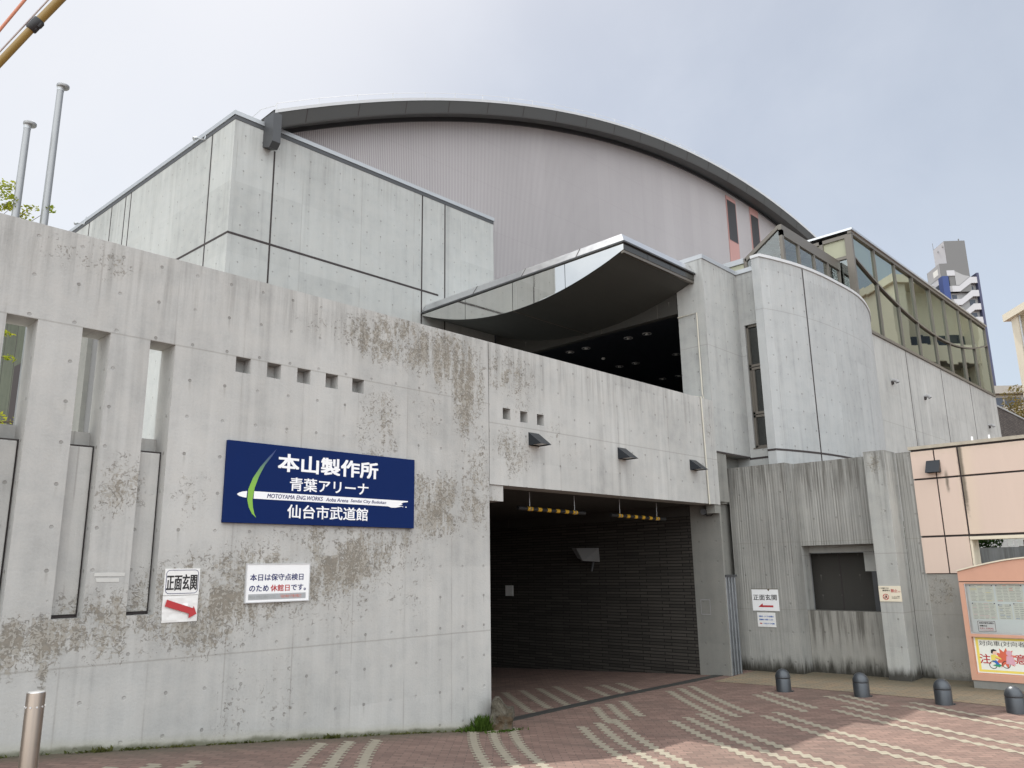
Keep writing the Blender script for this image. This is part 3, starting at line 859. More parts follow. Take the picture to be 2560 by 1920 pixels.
# tower beside the gate: left face along y, concave front
arc = []
for i in range(13):
    t = i / 12; x = 16.655 + (18.32 - 16.655) * t
    arc.append((x, 9.45 + .36 * 4 * t * (1 - t) * .9))
tw = MB().prism([(16.615, 9.44), (18.33, 9.462), (18.33, 10.20), (16.615, 10.20)], 4.40, 9.20)
tower = tw.build('tower_wall', M['tower'], ar)
MB().prism([(16.625, 9.462), (16.70, 9.466), (16.80, 9.70), (17.13, 9.86), (18.32, 9.86), (18.32, 10.24), (16.625, 10.24)], -1.6, 3.25).build('tower_foot', M['jamb'], ar)
lw_ = MB().prism([(16.625, 9.462), (17.13, 9.468), (17.14, 9.80), (18.32, 9.80), (18.32, 10.24), (16.625, 10.24)], 3.25, 4.39).build('tower_base', M['jamb'], ar)
MB().prism([(16.60, 9.415), (18.34, 9.44), (18.34, 10.22), (16.60, 10.22)], 9.20, 9.31).build('tower_coping', M['coping'], ar)
mb = MB(); mb.quad((16.62, 9.436, 4.385), (18.33, 9.458, 4.385), (18.33, 9.458, 4.42), (16.62, 9.436, 4.42)); mb.build('tower_joint', M['groove'], ar)
# window wall between tower and curved wall
mb = MB(); mb.box(18.34, 18.7, 8.75, 10.2, -1.6, 4.63); mb.box(18.34, 18.7, 9.33, 10.2, 4.63, 7.80); mb.box(18.34, 18.7, 8.75, 10.2, 7.80, 9.20)
mb.build('window_wall', M['tower'], ar)
MB().box(18.30, 18.75, 8.9, 10.2, 9.20, 9.315).build('window_wall_coping', M['coping'], ar)
MB().box(18.335, 18.40, 8.92, 9.48, 4.35, 4.40).build('window_wall_joint', M['groove'], ar)
wf = MB()
for z in (4.63, 5.40, 5.48, 6.62, 6.70, 7.74): wf.box(18.40, 18.47, 8.75, 9.325, z, z + .06)
wf.box(18.40, 18.47, 9.265, 9.328, 4.63, 7.80); wf.box(18.415, 18.46, 9.20, 9.265, 5.48, 6.68); wf.box(18.33, 18.42, 8.8, 9.36, 4.60, 4.632)
win = wf.build('tall_window', M['bronze'], ar)
MB().box(18.45, 18.455, 8.75, 9.27, 4.65, 7.78).build('window_pane', M['dark_glass'], win)
MB().box(18.62, 18.66, 8.72, 9.40, 4.5, 7.9).build('window_backing', M['interior'], win)

# big curved wall
cv = [(18.085, 8.655), (18.44, 8.53), (18.81, 8.43), (19.22, 8.33), (19.67, 8.245), (20.15, 8.18), (20.68, 8.135), (21.25, 8.11), (21.82, 8.095), (22.3, 8.088), (22.67, 8.09), (23.05, 8.11),
      (23.4, 8.15), (23.75, 8.20), (24.05, 8.26), (24.45, 8.35), (24.9, 8.465), (25.4, 8.62), (25.9, 8.80)]
fin = MB().prism(cv + [(25.9, 9.1), (18.35, 8.98), (18.085, 8.87)], -1.6, 9.42)
fo = fin.build('curved_wall', M['fin'], ar)
for p in fo.data.polygons: p.use_smooth = abs(p.normal.z) < .5
fo.data.set_sharp_from_angle(angle=R(20))
cvo = [(x - .0, y - .03) for x, y in cv]
MB().prism([(18.055, 8.63)] + cvo[1:] + [(25.9, 9.05), (18.35, 8.97), (18.06, 8.88)], 9.42, 9.50).build('curved_wall_coping', M['trim'], fo)
mb = MB()
for (a, b), (c, d) in zip(cv, cv[1:]):
    if c < 24.6: mb.quad((a, b - .005, 4.475), (c, d - .005, 4.475), (c, d - .005, 4.525), (a, b - .005, 4.525))
mb.quad((18.08, 8.872, 4.475), (18.08, 8.65, 4.475), (18.08, 8.65, 4.525), (18.08, 8.872, 4.525))
mb.box(19.66, 19.70, 8.235, 8.26, -1, 9.40)
mb.build('curved_wall_joint', M['groove'], fo)

# wing with the glazed gallery
MB().box(25.5, 40.62, 8.80, 16.7, -1.6, 9.02).build('wing_wall', M['wing'], ar)
mb = MB()
for x in (28.97, 32.83, 36.6): mb.box(x - .02, x + .02, 8.796, 8.83, -1, 9.0)
mb.build('wing_joint', M['groove'], ar)
for x, z in ((27.2, 7.66), (30.42, 7.60), (38.7, 7.52)):
    q = MB(); q.tube([(x, 8.82, z), (x, 8.70, z), (x, 8.64, z - .03), (x, 8.615, z - .09)], [.055, .058, .06, .06], 14, cap=False); vh = q.build('vent_hood', M['condo_mid'], ar, smooth=True)
    q = MB(); q.lathe((x, 8.79, z - .02), [(.001, -.12), (.062, -.10), (.062, .0)], 10); q.build('vent_opening', M['groove'], vh)
mx = [25.06, 26.98, 28.9, 30.76, 32.72, 34.5, 36.42, 38.26, 40.45]
def trz(x): return 10.33 + (1.12 * ((33.2 - x) / 8.15) ** 2 if x < 33.2 else 1.05 * ((x - 33.2) / 7.1) ** 1.9)
GT = 12.22
fr = MB()
for x in mx: fr.box(x - .036, x + .036, 8.76, 8.86, 9.02, GT)
fr.box(25.0, 40.5, 8.75, 8.87, 9.02, 9.12); fr.box(25.0, 40.5, 8.75, 8.87, GT - .02, GT + .10)
tx = [25.06 + (40.45 - 25.06) * i / 40 for i in range(41)]
for a, b in zip(tx, tx[1:]):
    fr.add([(a, 8.755, trz(a) - .03), (b, 8.755, trz(b) - .03), (b, 8.755, trz(b) + .03), (a, 8.755, trz(a) + .03),
            (a, 8.86, trz(a) - .03), (b, 8.86, trz(b) - .03), (b, 8.86, trz(b) + .03), (a, 8.86, trz(a) + .03)], [(0, 1, 2, 3), (1, 0, 4, 5), (3, 2, 6, 7)])
# left end of the gallery
fr.box(25.0, 25.12, 8.75, 8.98, 9.1, GT); fr.box(25.0, 25.12, 9.70, 9.82, 9.1, GT); fr.box(25.0, 25.12, 11.3, 11.4, 9.1, GT)
fr.box(25.0, 25.10, 8.98, 11.4, 11.40, 11.50); fr.box(25.0, 25.10, 8.98, 11.4, GT - .12, GT)
gal = fr.build('glazed_gallery', M['bronze'], ar)
MB().box(24.96, 40.55, 8.70, 16.9, GT + .10, GT + .17).build('gallery_roof', M['cap_steel'], gal)
for a, b in zip(mx, mx[1:]):
    xx = [a + .036 + (b - a - .072) * i / 6 for i in range(7)]
    j = lambda: random.uniform(-.010, .010)
    q = MB(); d1, d2 = j(), j()
    q.add([(x, 8.82 + d1 * (i / 6), trz(x) + .03) for i, x in enumerate(xx)] + [(xx[-1], 8.82 + d1 + d2, GT - .02), (xx[0], 8.82 + d2, GT - .02)], [tuple(range(9))])
    q.build('upper_pane', M['glass'], gal)
    q = MB(); d1, d2 = j(), j()
    q.add([(xx[0], 8.82 + d1, 9.12), (xx[-1], 8.82 + d2, 9.12)] + [(x, 8.82, trz(x) - .03) for x in reversed(xx)], [tuple(range(9))])
    q.build('lower_pane', M['low_glass'], gal)
    q = MB(); q.add([(x, 8.95, trz(x) + .0) for x in xx] + [(xx[-1], 8.95, GT - .03), (xx[0], 8.95, GT - .03)], [tuple(range(9))])
    q.build('roller_blind', M['beige_panel'], gal)
MB().box(25.2, 40.3, 10.2, 10.3, 9.02, GT).build('gallery_back_wall', M['interior'], gal)
mb = MB(); mb.box(25.06, 25.09, 8.99, 9.70, 11.50, GT - .1); mb.box(25.06, 25.09, 9.82, 11.3, 11.50, GT - .1); mb.build('end_panel', M['beige_panel'], gal)
MB().box(25.055, 25.065, 8.98, 11.3, 9.1, 11.42).build('end_pane', M['clear_glass'], gal)
MB().box(40.35, 40.40, 8.86, 16, 9.02, GT).build('gallery_end_wall', M['interior'], gal)

# lean-to skylight standing on the curved wall
sk = MB()
SX, SY, SE = 20.83, 9.2, 25.05
sk.box(SX, SX + .12, SY, SY + .10, 9.0, 11.2); sk.extr([(SX, SY, 11.36), (SX, SY, 11.03), (SX, SY + .10, 11.03), (SX, SY + .10, 11.36)], (SE - SX - .06, 0, 0))
for x in (21.93, 23.0, 24.0, 24.92): sk.box(x - .05, x + .05, SY + .01, SY + .09, 9.0, 11.04)
for x in (SX, 21.9, 23.0, 24.0, 24.9):
    sk.extr([(x, SY + .10, 11.36), (x, SY + .10, 11.25), (x, 10.38, 10.54), (x, 10.42, 10.66)], (.09, 0, 0))
sk.box(SX, SX + .1, 10.36, 10.44, 9.0, 10.64)
sky_ = sk.build('skylight', M['bronze'], ar)
for a, b in zip((20.95, 21.98, 23.05, 24.05), (21.88, 22.95, 23.95, 24.87)):
    MB().quad((a, SY + .05, 9.05), (b, SY + .05, 9.05), (b, SY + .05, 11.04), (a, SY + .05, 11.04)).build('skylight_pane', M['clear_glass'], sky_)
MB().quad((SX + .05, SY + .1, 9.05), (SX + .05, SY + .1, 11.27), (SX + .05, 10.36, 10.55), (SX + .05, 10.36, 9.05)).build('skylight_end_pane', M['clear_glass'], sky_)
MB().quad((SX + .1, SY + .1, 11.33), (SE, SY + .1, 11.33), (SE, 10.4, 10.63), (SX + .1, 10.4, 10.63)).build('skylight_roof_pane', M['clear_glass'], sky_)
mb = MB(); mb.box(20.83, 21.0, 10.46, 15, 9.0, 10.50); mb.build('clerestory', M['beige_panel'], ar)
MB().box(20.78, 21.1, 10.44, 15.05, 10.50, 10.66).build('clerestory_coping', M['coping'], ar)
# conduit on beam and tower
mb = MB()
mb.tube([(16.10, WY - .025, 3.15), (16.05, WY - .025, 5.62), (16.05, WY + .2, 5.66), (16.58, 9.62, 5.66), (16.585, 9.66, 5.8), (16.585, 9.66, 7.83), (16.585, 10.20, 7.83)], .017, 8)
mb.build('conduit', M['tan_metal'], ar)

# ------------------------------------------------------------------ lamps
def lamp_mb(cx, cz, w=.27, h=.235, d=.30):
    """wedge shade on a wall facing -y: back on the wall, sloping front, open bottom"""
    mb = MB(); y = 0
    p = [(-w / 2, 0, h / 2), (w / 2, 0, h / 2), (w / 2, -d, -h / 2), (-w / 2, -d, -h / 2), (-w / 2, 0, -h / 2), (w / 2, 0, -h / 2)]
    mb.add(p, [(0, 3, 2, 1), (0, 4, 3), (1, 2, 5), (0, 1, 5, 4)])
    return mb
lamps = [((10.315, WY, 4.02), 'charcoal wedge wall lamp just below the three square holes on the gate beam'),
         ((12.91, WY, 4.005), 'middle charcoal wedge wall lamp on the gate beam, between two others'),
         ((15.55, WY, 3.99), 'charcoal wedge wall lamp on the gate beam beside the thin cream conduit')]
first = None
for loc, lab in lamps:
    if first is None:
        first = thing('wall_lamp', lab, 'lamp', loc, 'wedge shaped wall lamps')
        lamp_mb(0, 0).build('lamp_shade', M['lamp'])
        s = bpy.data.objects['lamp_shade']; s.parent = first
        q = MB(); q.quad((-.115, -.02, -.10), (-.115, -.25, -.10), (.115, -.25, -.10), (.115, -.02, -.10)); l = q.build('lamp_lens', M['lens']); l.parent = first
        q = MB(); q.box(-.10, .10, -.012, .0, -.10, .10); q = q.build('back_plate', M['dark_metal']); q.parent = first
    else: copy_thing(first, loc, lab)
pl_ = copy_thing(first, (18.372, 5.32, 3.775), 'charcoal wedge wall lamp on the joint of the pale pink panels'); pl_.rotation_euler = (0, 0, R(-90)); pl_.scale = (1.0, .6, 1.12)
tl = thing('wall_lamp', 'dim bracket lamp with a bent shade on the dark brick wall inside the gate', 'lamp', (16.63, 13.2, 2.1), 'wedge shaped wall lamps')
mb = MB(); mb.extr([(16.625, 13.0, 2.30), (16.15, 13.35, 2.30), (16.15, 13.15, 1.98), (16.625, 12.98, 1.95)], (0, .04, 0)); mb.extr([(16.15, 13.35, 2.30), (16.20, 13.55, 2.31), (16.2, 13.36, 2.05), (16.15, 13.15, 1.98)], (.03, 0, 0)); mb.build('lamp_shade', M['condo_grey'], tl)
MB().tube([(16.6, 13.16, 2.0), (16.5, 13.16, 1.72)], .03, 8).build('lamp_arm', M['dark_metal'], tl)

for (y, z, lab) in ((18.06, 12.44, 'small bracket lamp high on the side of the hall block, near its corner'), (25.55, 12.50, 'small floodlight at the far top end of the hall block side')):
    x = LX(y)
    t = thing('floodlight', lab, 'lamp', (x, y, z), 'small floodlights on the hall block side')
    q = MB(); q.tube([(x, y, z + .25), (x - .03, y, z + .0), (x - .04, y, z)], .018, 6); q.tube([(x, y, z), (x - .10, y + .05, z), (x - .22, y + .12, z + .02)], .016, 6); q.build('bracket', M['coping'], t)
    q = MB(); q.tube([(x - .18, y + .10, z + .02), (x - .27, y + .10, z - .04)], [.03, .05], 10); q.build('lamp_head', M['coping'], t)

# downlights in the loggia ceiling
dl = None
for x, y in ((17.412, 14.388), (17.436, 13.80), (17.486, 12.352), (17.522, 11.764), (19.889, 14.44), (19.923, 13.845), (19.95, 12.4), (19.98, 11.75), (22.344, 14.469), (22.38, 13.87)):
    if dl is None:
        dl = thing('downlight', 'round recessed downlight with a pale rim in the dark ceiling above the gate wall', 'light', (x, y, 7.955), 'downlights in the dark loggia ceiling')
        q = MB()
        seg = 24
        for i in range(seg):
            a, b = 2 * math.pi * i / seg, 2 * math.pi * (i + 1) / seg
            for r0, r1, z0, z1 in ((.128, .108, -.012, -.012), (.128, .128, .0, -.012), (.108, .108, -.012, -.001)):
                q.quad((r0 * math.cos(a), r0 * math.sin(a), z0), (r0 * math.cos(b), r0 * math.sin(b), z0), (r1 * math.cos(b), r1 * math.sin(b), z1), (r1 * math.cos(a), r1 * math.sin(a), z1))
        q = q.build('rim', M['condo_mid']); q.parent = dl
        q = MB(); q.lathe((0, 0, 0), [(.045, -.002), (.05, -.02), (.03, -.035)], 12); q = q.build('bulb', M['lens']); q.parent = dl
    else: copy_thing(dl, (x, y, 7.955))
sd = MB(); sd.lathe((18.661, 14.129, 7.954), [(.05, 0), (.06, -.03), (.035, -.06)], 14)
tag(sd.build('smoke_detector', M['lens'], smooth=True), 'small round smoke detector between the downlights in the dark ceiling', 'detector')

# ------------------------------------------------------------------ striped height bars below the beam
def hbar(x0, x1, y, z, lab):
    t = thing('height_bar', lab, 'barrier bar', (x0, y, z), 'striped height bars hanging in the gate')
    zz = lambda x: z - .012 * (x - x0)
    q = MB(); q.tube([(x0, y, zz(x0)), (x1, y, zz(x1))], .038, 16); q.build('pipe', M['black_rubber'], t, smooth=True)
    n = 6; st = (x1 - x0 - .64) / (n - 1)
    for i in range(n):
        c = x0 + .32 + i * st
        bands = [(-.075, -.01), (.02, .065)] if i in (0, n - 1) else [(-.052, .052)]
        for a, b in bands:
            q = MB(); q.tube([(c + a, y, zz(c + a)), (c + b, y, zz(c + b))], .0395, 16); q.build('yellow_stripe', M['yellow'], t, smooth=True)
    for c in (x0 + .32, x1 - .32):
        q = MB(); q.tube([(c, y, zz(c) + .05), (c, y, 3.195)], .009, 6); q.tube([(c - .006, y, zz(c)), (c + .006, y, zz(c))], .045, 14); q.build('chain', M['coping'], t)
hbar(10.70, 12.64, 10.2, 2.89, 'black bar with yellow stripes hanging in the gate near the sign wall')
hbar(13.49, 15.50, 10.2, 2.865, 'black bar with yellow stripes hanging in the gate near the right jamb')
# flood lamp on the jamb under the beam end
t = thing('alarm_unit', 'round grey alarm unit with a looped cable under the right end of the beam', 'alarm', (16.4, 9.8, 3.05))
q = MB(); q.tube([(16.58, 9.82, 3.02), (16.42, 9.76, 3.02)], .07, 14); q.build('housing', M['dark_metal'], t, smooth=True)
q = MB(); q.tube([(16.5, 9.8, 3.0), (16.46, 9.7, 2.93), (16.50, 9.62, 2.92), (16.56, 9.56, 3.0), (16.58, 9.55, 3.12)], .014, 6); q.build('cable', M['black_rubber'], t)
MB().box(16.40, 16.61, 9.44, 9.66, 2.97, 3.16).build('mounting_block', M['jamb'], t)

# steel cover strip between jamb and ribbed wall
t = thing('drain_pipe', 'dull steel channel standing in the corner between the gate jamb and the ribbed wall', 'pipe', (17.2, 9.5, -.6))
q = MB(); q.box(16.70, 17.12, 9.47, 9.49, -.9, 1.55)
for x in (16.70, 16.83, 16.96, 17.09): q.tube([(x, 9.468, -.9), (x, 9.468, 1.55)], .022, 8)
q.build('channel', M['old_steel'], t)
MB().box(16.66, 17.15, 9.43, 9.52, 1.55, 1.60).build('cap', M['dark_metal'], t)

# ------------------------------------------------------------------ ribbed wall at the right of the gate
rw = thing('ribbed_wall', 'grey ribbed concrete screen wall with a window opening and a smooth pillar, right of the gate', 'wall', (18, 8, -.55))
MB().box(17.60, 18.06, 8.257, 9.73, -1.6, 4.10).build('ribbed_panel', M['ribbed'], rw)
MB().box(18.07, 18.42, 6.535, 8.255, 2.215, 4.105).build('lintel_panel', M['ribbed'], rw)
MB().box(18.07, 18.42, 6.535, 8.25, -1.6, .79).build('parapet_panel', M['parapet'], rw)
MB().box(18.06, 18.45, 8.257, 8.60, -1.6, 4.0).build('opening_jamb', M['pillar'], rw)
MB().box(17.75, 18.41, 6.08, 6.525, -1.6, 4.165).build('pillar', M['pillar'], rw, bevel=.01)
MB().box(18.42, 18.80, 5.72, 6.079, -1.6, 4.15).build('end_panel', M['ribbed'], rw)
MB().box(18.46, 18.9, 6.3, 8.40, 2.055, 2.7).build('inner_lintel', M['pillar'], rw)
MB().box(18.50, 18.84, 6.535, 7.035, 1.632, 2.05).build('inner_column', M['pillar'], rw)
MB().box(18.50, 18.84, 6.60, 6.90, -1.0, 1.628).build('inner_door', M['dark_metal'], rw)
MB().box(18.85, 19.0, 6.2, 8.40, -1.6, 2.05).build('inner_wall', M['niche'], rw)
MB().box(18.842, 18.85, 7.72, 7.745, -1.6, 2.05).build('inner_joint', M['groove'], rw)

# ------------------------------------------------------------------ pink panelled wall
pk = thing('pink_wall', 'pale pink panelled wall with dark joints on a concrete base, behind the notice board', 'wall', (18.4, 3, -.5))
MB().box(18.41, 18.86, 4.845, 5.745, -1.6, 1.56).build('base', M['base_wall'], pk)
mb = MB(); mb.box(18.41, 18.86, 4.85, 5.74, 1.56, 4.17); mb.box(18.41, 18.86, -4.0, 4.85, 2.30, 4.17); mb.build('backing', M['groove'], pk)
rows = [(1.575, 2.305), (2.345, 3.512), (3.550, 4.128)]
for ya, yb in ((5.305, 5.757), (4.848, 5.278)):
    for z0, z1 in rows: MB().box(18.38, 18.415, ya, yb, z0, z1).build('pink_panel', M['pink_stained'], pk, bevel=.004)
for z0, z1 in rows[1:]:
    MB().box(18.38, 18.415, 2.62, 4.815, z0, z1).build('pink_panel', M['pink_stained'], pk, bevel=.004)
    MB().box(18.38, 18.415, -1.0, 2.59, z0, z1).build('pink_panel', M['pink'], pk, bevel=.004)
MB().box(18.36, 18.92, -4.0, 5.79, 4.172, 4.24).build('wall_coping', M['pink_coping'], pk)
MB().box(18.385, 18.86, -4.0, 4.83, 2.235, 2.300).build('opening_head', M['cream'], pk)
mb = MB(); mb.box(18.42, 18.62, 4.80, 4.842, -1.6, 2.233); mb.box(18.64, 18.85, 4.80, 4.842, -1.6, 2.233); mb.build('opening_reveal', M['cream'], pk)
for i, y in enumerate((4.60, 4.28)):
    q = MB(); q.tube([(18.7, y, 4.23), (18.7, y, 4.36)], .018, 8); tag(q.build('conduit_stub', M['white_ink']), 'short white conduit stub on top of the pink wall coping', 'pipe', 'conduit stubs on the pink wall')

# ground behind the opening: low wall, hedge, fence
MB().box(22.5, 22.7, -3, 8.5, -1.0, 2.13).build('low_wall', M['low_wall'])
tag(bpy.data.objects['low_wall'], 'stained dark grey low wall seen through the gap under the pink panels', 'wall')
def leaves(mb, c, rad, n, size, rnd, shell=.55):
    for _ in range(n):
        while True:
            v = Vector((rnd.uniform(-1, 1), rnd.uniform(-1, 1), rnd.uniform(-1, 1)))
            if v.length < 1 and v.length > rnd.random() * shell: break
        p = Vector((c[0] + v.x * rad[0], c[1] + v.y * rad[1], c[2] + v.z * rad[2]))
        a = Vector((rnd.gauss(0, 1), rnd.gauss(0, 1), rnd.gauss(0, .6))).normalized(); b = a.orthogonal().normalized()
        b = (Matrix.Rotation(rnd.random() * 6.28, 3, a) @ b)
        s = size * rnd.uniform(.6, 1.3)
        mb.quad(p - a * s, p + b * s * .42, p + a * s, p - b * s * .42)
rnd = random.Random(5)
mb = MB()
for i in range(8): leaves(mb, (23.0 + rnd.uniform(-.05, .15), 5.62 + i * .33, 2.35 + rnd.uniform(0, .2)), (.35, .34, .5), 620, .055, rnd, .9)
tag(mb.build('hedge', M['hedge']), 'dark green clipped hedge above the low wall behind the pink wall', 'hedge')
t = thing('picket_fence', 'white picket fence on the low wall seen under the pink panels', 'fence', (22.6, 3, 2.13))
mb = MB()
for i in range(40): mb.box(22.62, 22.64, -2.8 + i * .2, -2.8 + i * .2 + .12, 2.15, 3.1)
mb.build('pickets', M['fence'], t)
mb = MB(); mb.box(22.645, 22.66, -2.9, 5.2, 2.3, 2.34); mb.box(22.645, 22.66, -2.9, 5.2, 2.9, 2.94); mb.build('rails', M['fence'], t)

# ------------------------------------------------------------------ notice board
BX = 17.60
nb = thing('notice_board', 'salmon framed notice board with an arched top and glazed case, at the right edge', 'notice board', (BX, 4.2, -.53))
RGT, UPZ = (0, -1, 0), (0, 0, 1)
yt = lambda y: 1.614 + .235 * math.sin(max(0, min(1, (4.931 - y) / 2.85)) * math.pi)
ysb = [4.931 - (2.85) * i / 20 for i in range(21)]
mb = MB(); mb.extr([(BX, y, yt(y)) for y in ysb] + [(BX, ysb[-1], 1.43), (BX, ysb[0], 1.43)], (.30, 0, 0)); mb.build('arched_head', M['salmon'], nb)
mb = MB()
for a, b in zip(ysb, ysb[1:]): mb.add([(BX - .03, a, yt(a) + .004), (BX - .03, b, yt(b) + .004), (BX + .33, b, yt(b) + .004), (BX + .33, a, yt(a) + .004), (BX - .03, a, yt(a) + .03), (BX - .03, b, yt(b) + .03), (BX + .33, b, yt(b) + .03), (BX + .33, a, yt(a) + .03)], [(0, 1, 2, 3), (7, 6, 5, 4), (0, 4, 5, 1), (2, 6, 7, 3), (0, 3, 7, 4), (1, 5, 6, 2)])
mb.build('roof_sheet', M['cream'], nb)
MB().box(BX + .012, BX + .28, 2.09, 4.925, 1.412, 1.432).build('shadow_gap', M['groove'], nb)
mb = MB(); mb.box(BX, BX + .28, 4.845, 4.931, -.39, 1.412); mb.box(BX, BX + .28, 2.081, 2.17, -.39, 1.412); mb.box(BX, BX + .28, 2.17, 4.845, 1.385, 1.412); mb.box(BX, BX + .28, 2.17, 4.845, .40, .455); mb.box(BX, BX + .28, 2.17, 4.845, -.39, -.28); mb.box(BX + .08, BX + .28, 2.17, 4.845, -.28, .40)
mb.build('frame', M['salmon'], nb)
MB().box(BX + .09, BX + .27, 2.17, 4.845, .455, 1.385).build('backing_board', M['board_white'], nb)
MB().quad((BX + .02, 4.843, .457), (BX + .02, 2.172, .457), (BX + .02, 2.172, 1.383), (BX + .02, 4.843, 1.383)).build('glass_front', M['board_glass'], nb)
mb = MB(); mb.box(BX + .010, BX + .03, 2.172, 4.843, .455, .475); mb.box(BX + .010, BX + .03, 4.825, 4.843, .475, 1.383); mb.box(BX + .010, BX + .03, 3.49, 3.52, .475, 1.383); mb.build('door_frame', M['cap_steel'], nb)
MB().box(BX + .02, BX + .27, 2.09, 4.915, -1.0, -.39).build('plinth', M['jamb'], nb)
PX = BX + .085
def paper(y1, y0, z0, z1, lab, rows, cols, seed, accent=None, name='notice_sheet'):
    t = thing(name, lab, 'notice', (PX, (y0 + y1) / 2, z0), 'sheets pinned in the notice board')
    MB().box(PX, PX + .003, y0, y1, z0, z1).build('sheet', M['paper'], t)
    rn = random.Random(seed); q = MB(); ac = MB()
    h = (z1 - z0) / rows
    for r in range(rows):
        z = z1 - (r + .62) * h
        for c in range(cols):
            a = y1 - .02 - (y1 - y0 - .03) * c / cols; wd = (y1 - y0 - .04) / cols * rn.uniform(.55, .95)
            tgt = ac if (accent and rn.random() < .13) else q
            tgt.quad((PX - .001, a, z), (PX - .001, a - wd, z), (PX - .001, a - wd, z + h * .24), (PX - .001, a, z + h * .24))
    q.build('print', M['grey_print'], t)
    if accent and ac.v: ac.build('coloured_print', M[accent], t)
    q = MB()
    for y in (y0 + .02, y1 - .02): q.tube([(PX - .008, y, z1 - .015), (PX, y, z1 - .015)], .011, 8)
    q.build('push_pins', M['navy_ink'], t)
paper(4.785, 4.37, 1.05, 1.36, 'pinned sheet with yellow and green print, upper left in the case', 12, 3, 1, 'gold_print')
paper(4.335, 3.885, 1.052, 1.36, 'pinned timetable with red and green bars, upper right in the case', 11, 4, 2, 'orange_print')
paper(4.78, 4.365, .722, 1.03, 'pinned table with faint red print, left below the yellow sheet', 12, 4, 3, 'pink_print')
paper(4.335, 4.105, .73, 1.006, 'narrow pinned sheet with blue headings, middle of the lower row', 9, 2, 4, 'blue_print')
paper(4.08, 3.80, .73, 1.03, 'pinned sheet with blue lines, right of the narrow one', 9, 3, 6, 'blue_print')
t = thing('notice_card', 'small black bordered card with a red date, alone at the case bottom', 'notice', (PX, 4.57, .49), 'sheets pinned in the notice board')
MB().box(PX, PX + .003, 4.412, 4.727, .486, .697).build('sheet', M['white_paint'], t)
q = MB(); y0, y1, z0, z1 = 4.42, 4.72, .494, .689
for a in ((y0, y1, z0, z0 + .007), (y0, y1, z1 - .007, z1), (y0, y0 + .007, z0, z1), (y1 - .007, y1, z0, z1)): q.quad((PX - .001, a[1], a[2]), (PX - .001, a[0], a[2]), (PX - .001, a[0], a[3]), (PX - .001, a[1], a[3]))
q.build('border', M['black_ink'], t)
text_mb('次回の保守点検日', (.25, .036), (PX, 4.697, .635), RGT, UPZ, .002, .03).build('lettering', M['black_ink'], t)
text_mb('休館日は', (.13, .034), (PX, 4.692, .585), RGT, UPZ, .002, .03).build('lettering', M['black_ink'], t)
text_mb('５月１９日(火)', (.23, .036), (PX, 4.692, .535), RGT, UPZ, .002, .03).build('lettering', M['red_ink'], t)
q = MB(); q.quad((PX - .001, 4.692, .52), (PX - .001, 4.462, .52), (PX - .001, 4.462, .525), (PX - .001, 4.692, .525)); q.build('underline', M['red_ink'], t)

# caution poster below the case
QX = BX + .072
t = thing('caution_poster', 'yellow bordered poster with a cartoon cyclist below the glazed case', 'poster', (QX, 4.4, -.25))
MB().box(QX, QX + .004, 3.30, 4.828, -.255, .405).build('sheet', M['paper'], t)
q = MB()
for a, b, c, d in ((3.33, 4.80, .345, .385), (3.33, 4.80, -.235, -.195), (4.755, 4.80, -.195, .345), (3.33, 3.375, -.195, .345)):
    q.quad((QX - .001, b, c), (QX - .001, a, c), (QX - .001, a, d), (QX - .001, b, d))
q.build('border', M['gold_print'], t)
text_mb('対向車(対向者)に', (.92, .105), (QX, 4.745, .225), RGT, UPZ, .002, .0).build('lettering', M['black_ink'], t)
text_mb('注', (.185, .175), (QX, 4.765, -.085), RGT, UPZ, .002, .015).build('red_lettering', M['red_ink'], t)
text_mb('意', (.185, .175), (QX, 4.17, -.065), RGT, UPZ, .002, .015).build('red_lettering', M['red_ink'], t)
def disc(q, y, z, r, off, r2=None, n=20):
    if r2 is None: q.add([(QX - off, y - r * math.cos(2 * math.pi * i / n), z + r * math.sin(2 * math.pi * i / n)) for i in range(n)], [tuple(range(n))])
    else:
        for i in range(n):
            a, b = 2 * math.pi * i / n, 2 * math.pi * (i + 1) / n
            q.quad((QX - off, y - r * math.cos(a), z + r * math.sin(a)), (QX - off, y - r * math.cos(b), z + r * math.sin(b)), (QX - off, y - r2 * math.cos(b), z + r2 * math.sin(b)), (QX - off, y - r2 * math.cos(a), z + r2 * math.sin(a)))
q = MB(); n = 22
q.add([(QX - .001, 4.33 - (.21 if i % 2 else .12) * math.cos(2 * math.pi * i / n), .03 + (.19 if i % 2 else .11) * math.sin(2 * math.pi * i / n)) for i in range(n)], [tuple(range(n))]); q.build('burst', M['orange_print'], t)
q = MB(); disc(q, 4.55, -.105, .068, .0022, .056); disc(q, 4.33, -.085, .068, .0022, .056); q.build('bicycle_wheels', M['black_ink'], t)
q = MB()
def poly(off, *yz): q.add([(QX - off, y, z) for y, z in yz], [tuple(range(len(yz)))])
poly(.0024, (4.56, -.11), (4.45, -.14), (4.40, -.10), (4.46, -.07)); q.build('bicycle_frame', M['green_print'], t)
q = MB(); poly(.0026, (4.565, -.02), (4.47, -.10), (4.44, -.08), (4.50, .0)); q.build('rider_trousers', M['blue_print'], t)
q = MB(); poly(.0028, (4.57, .08), (4.50, .09), (4.40, .02), (4.40, .0), (4.50, .035), (4.50, -.02), (4.57, -.02)); q.build('rider_shirt', M['gold_print'], t)
q = MB(); disc(q, 4.50, .125, .045, .003); q.build('rider_face', M['skin_print'], t)
q = MB(); poly(.0034, (4.56, .11), (4.555, .17), (4.51, .185), (4.46, .165), (4.47, .15), (4.52, .145), (4.535, .10)); q.build('rider_hair', M['black_ink'], t)
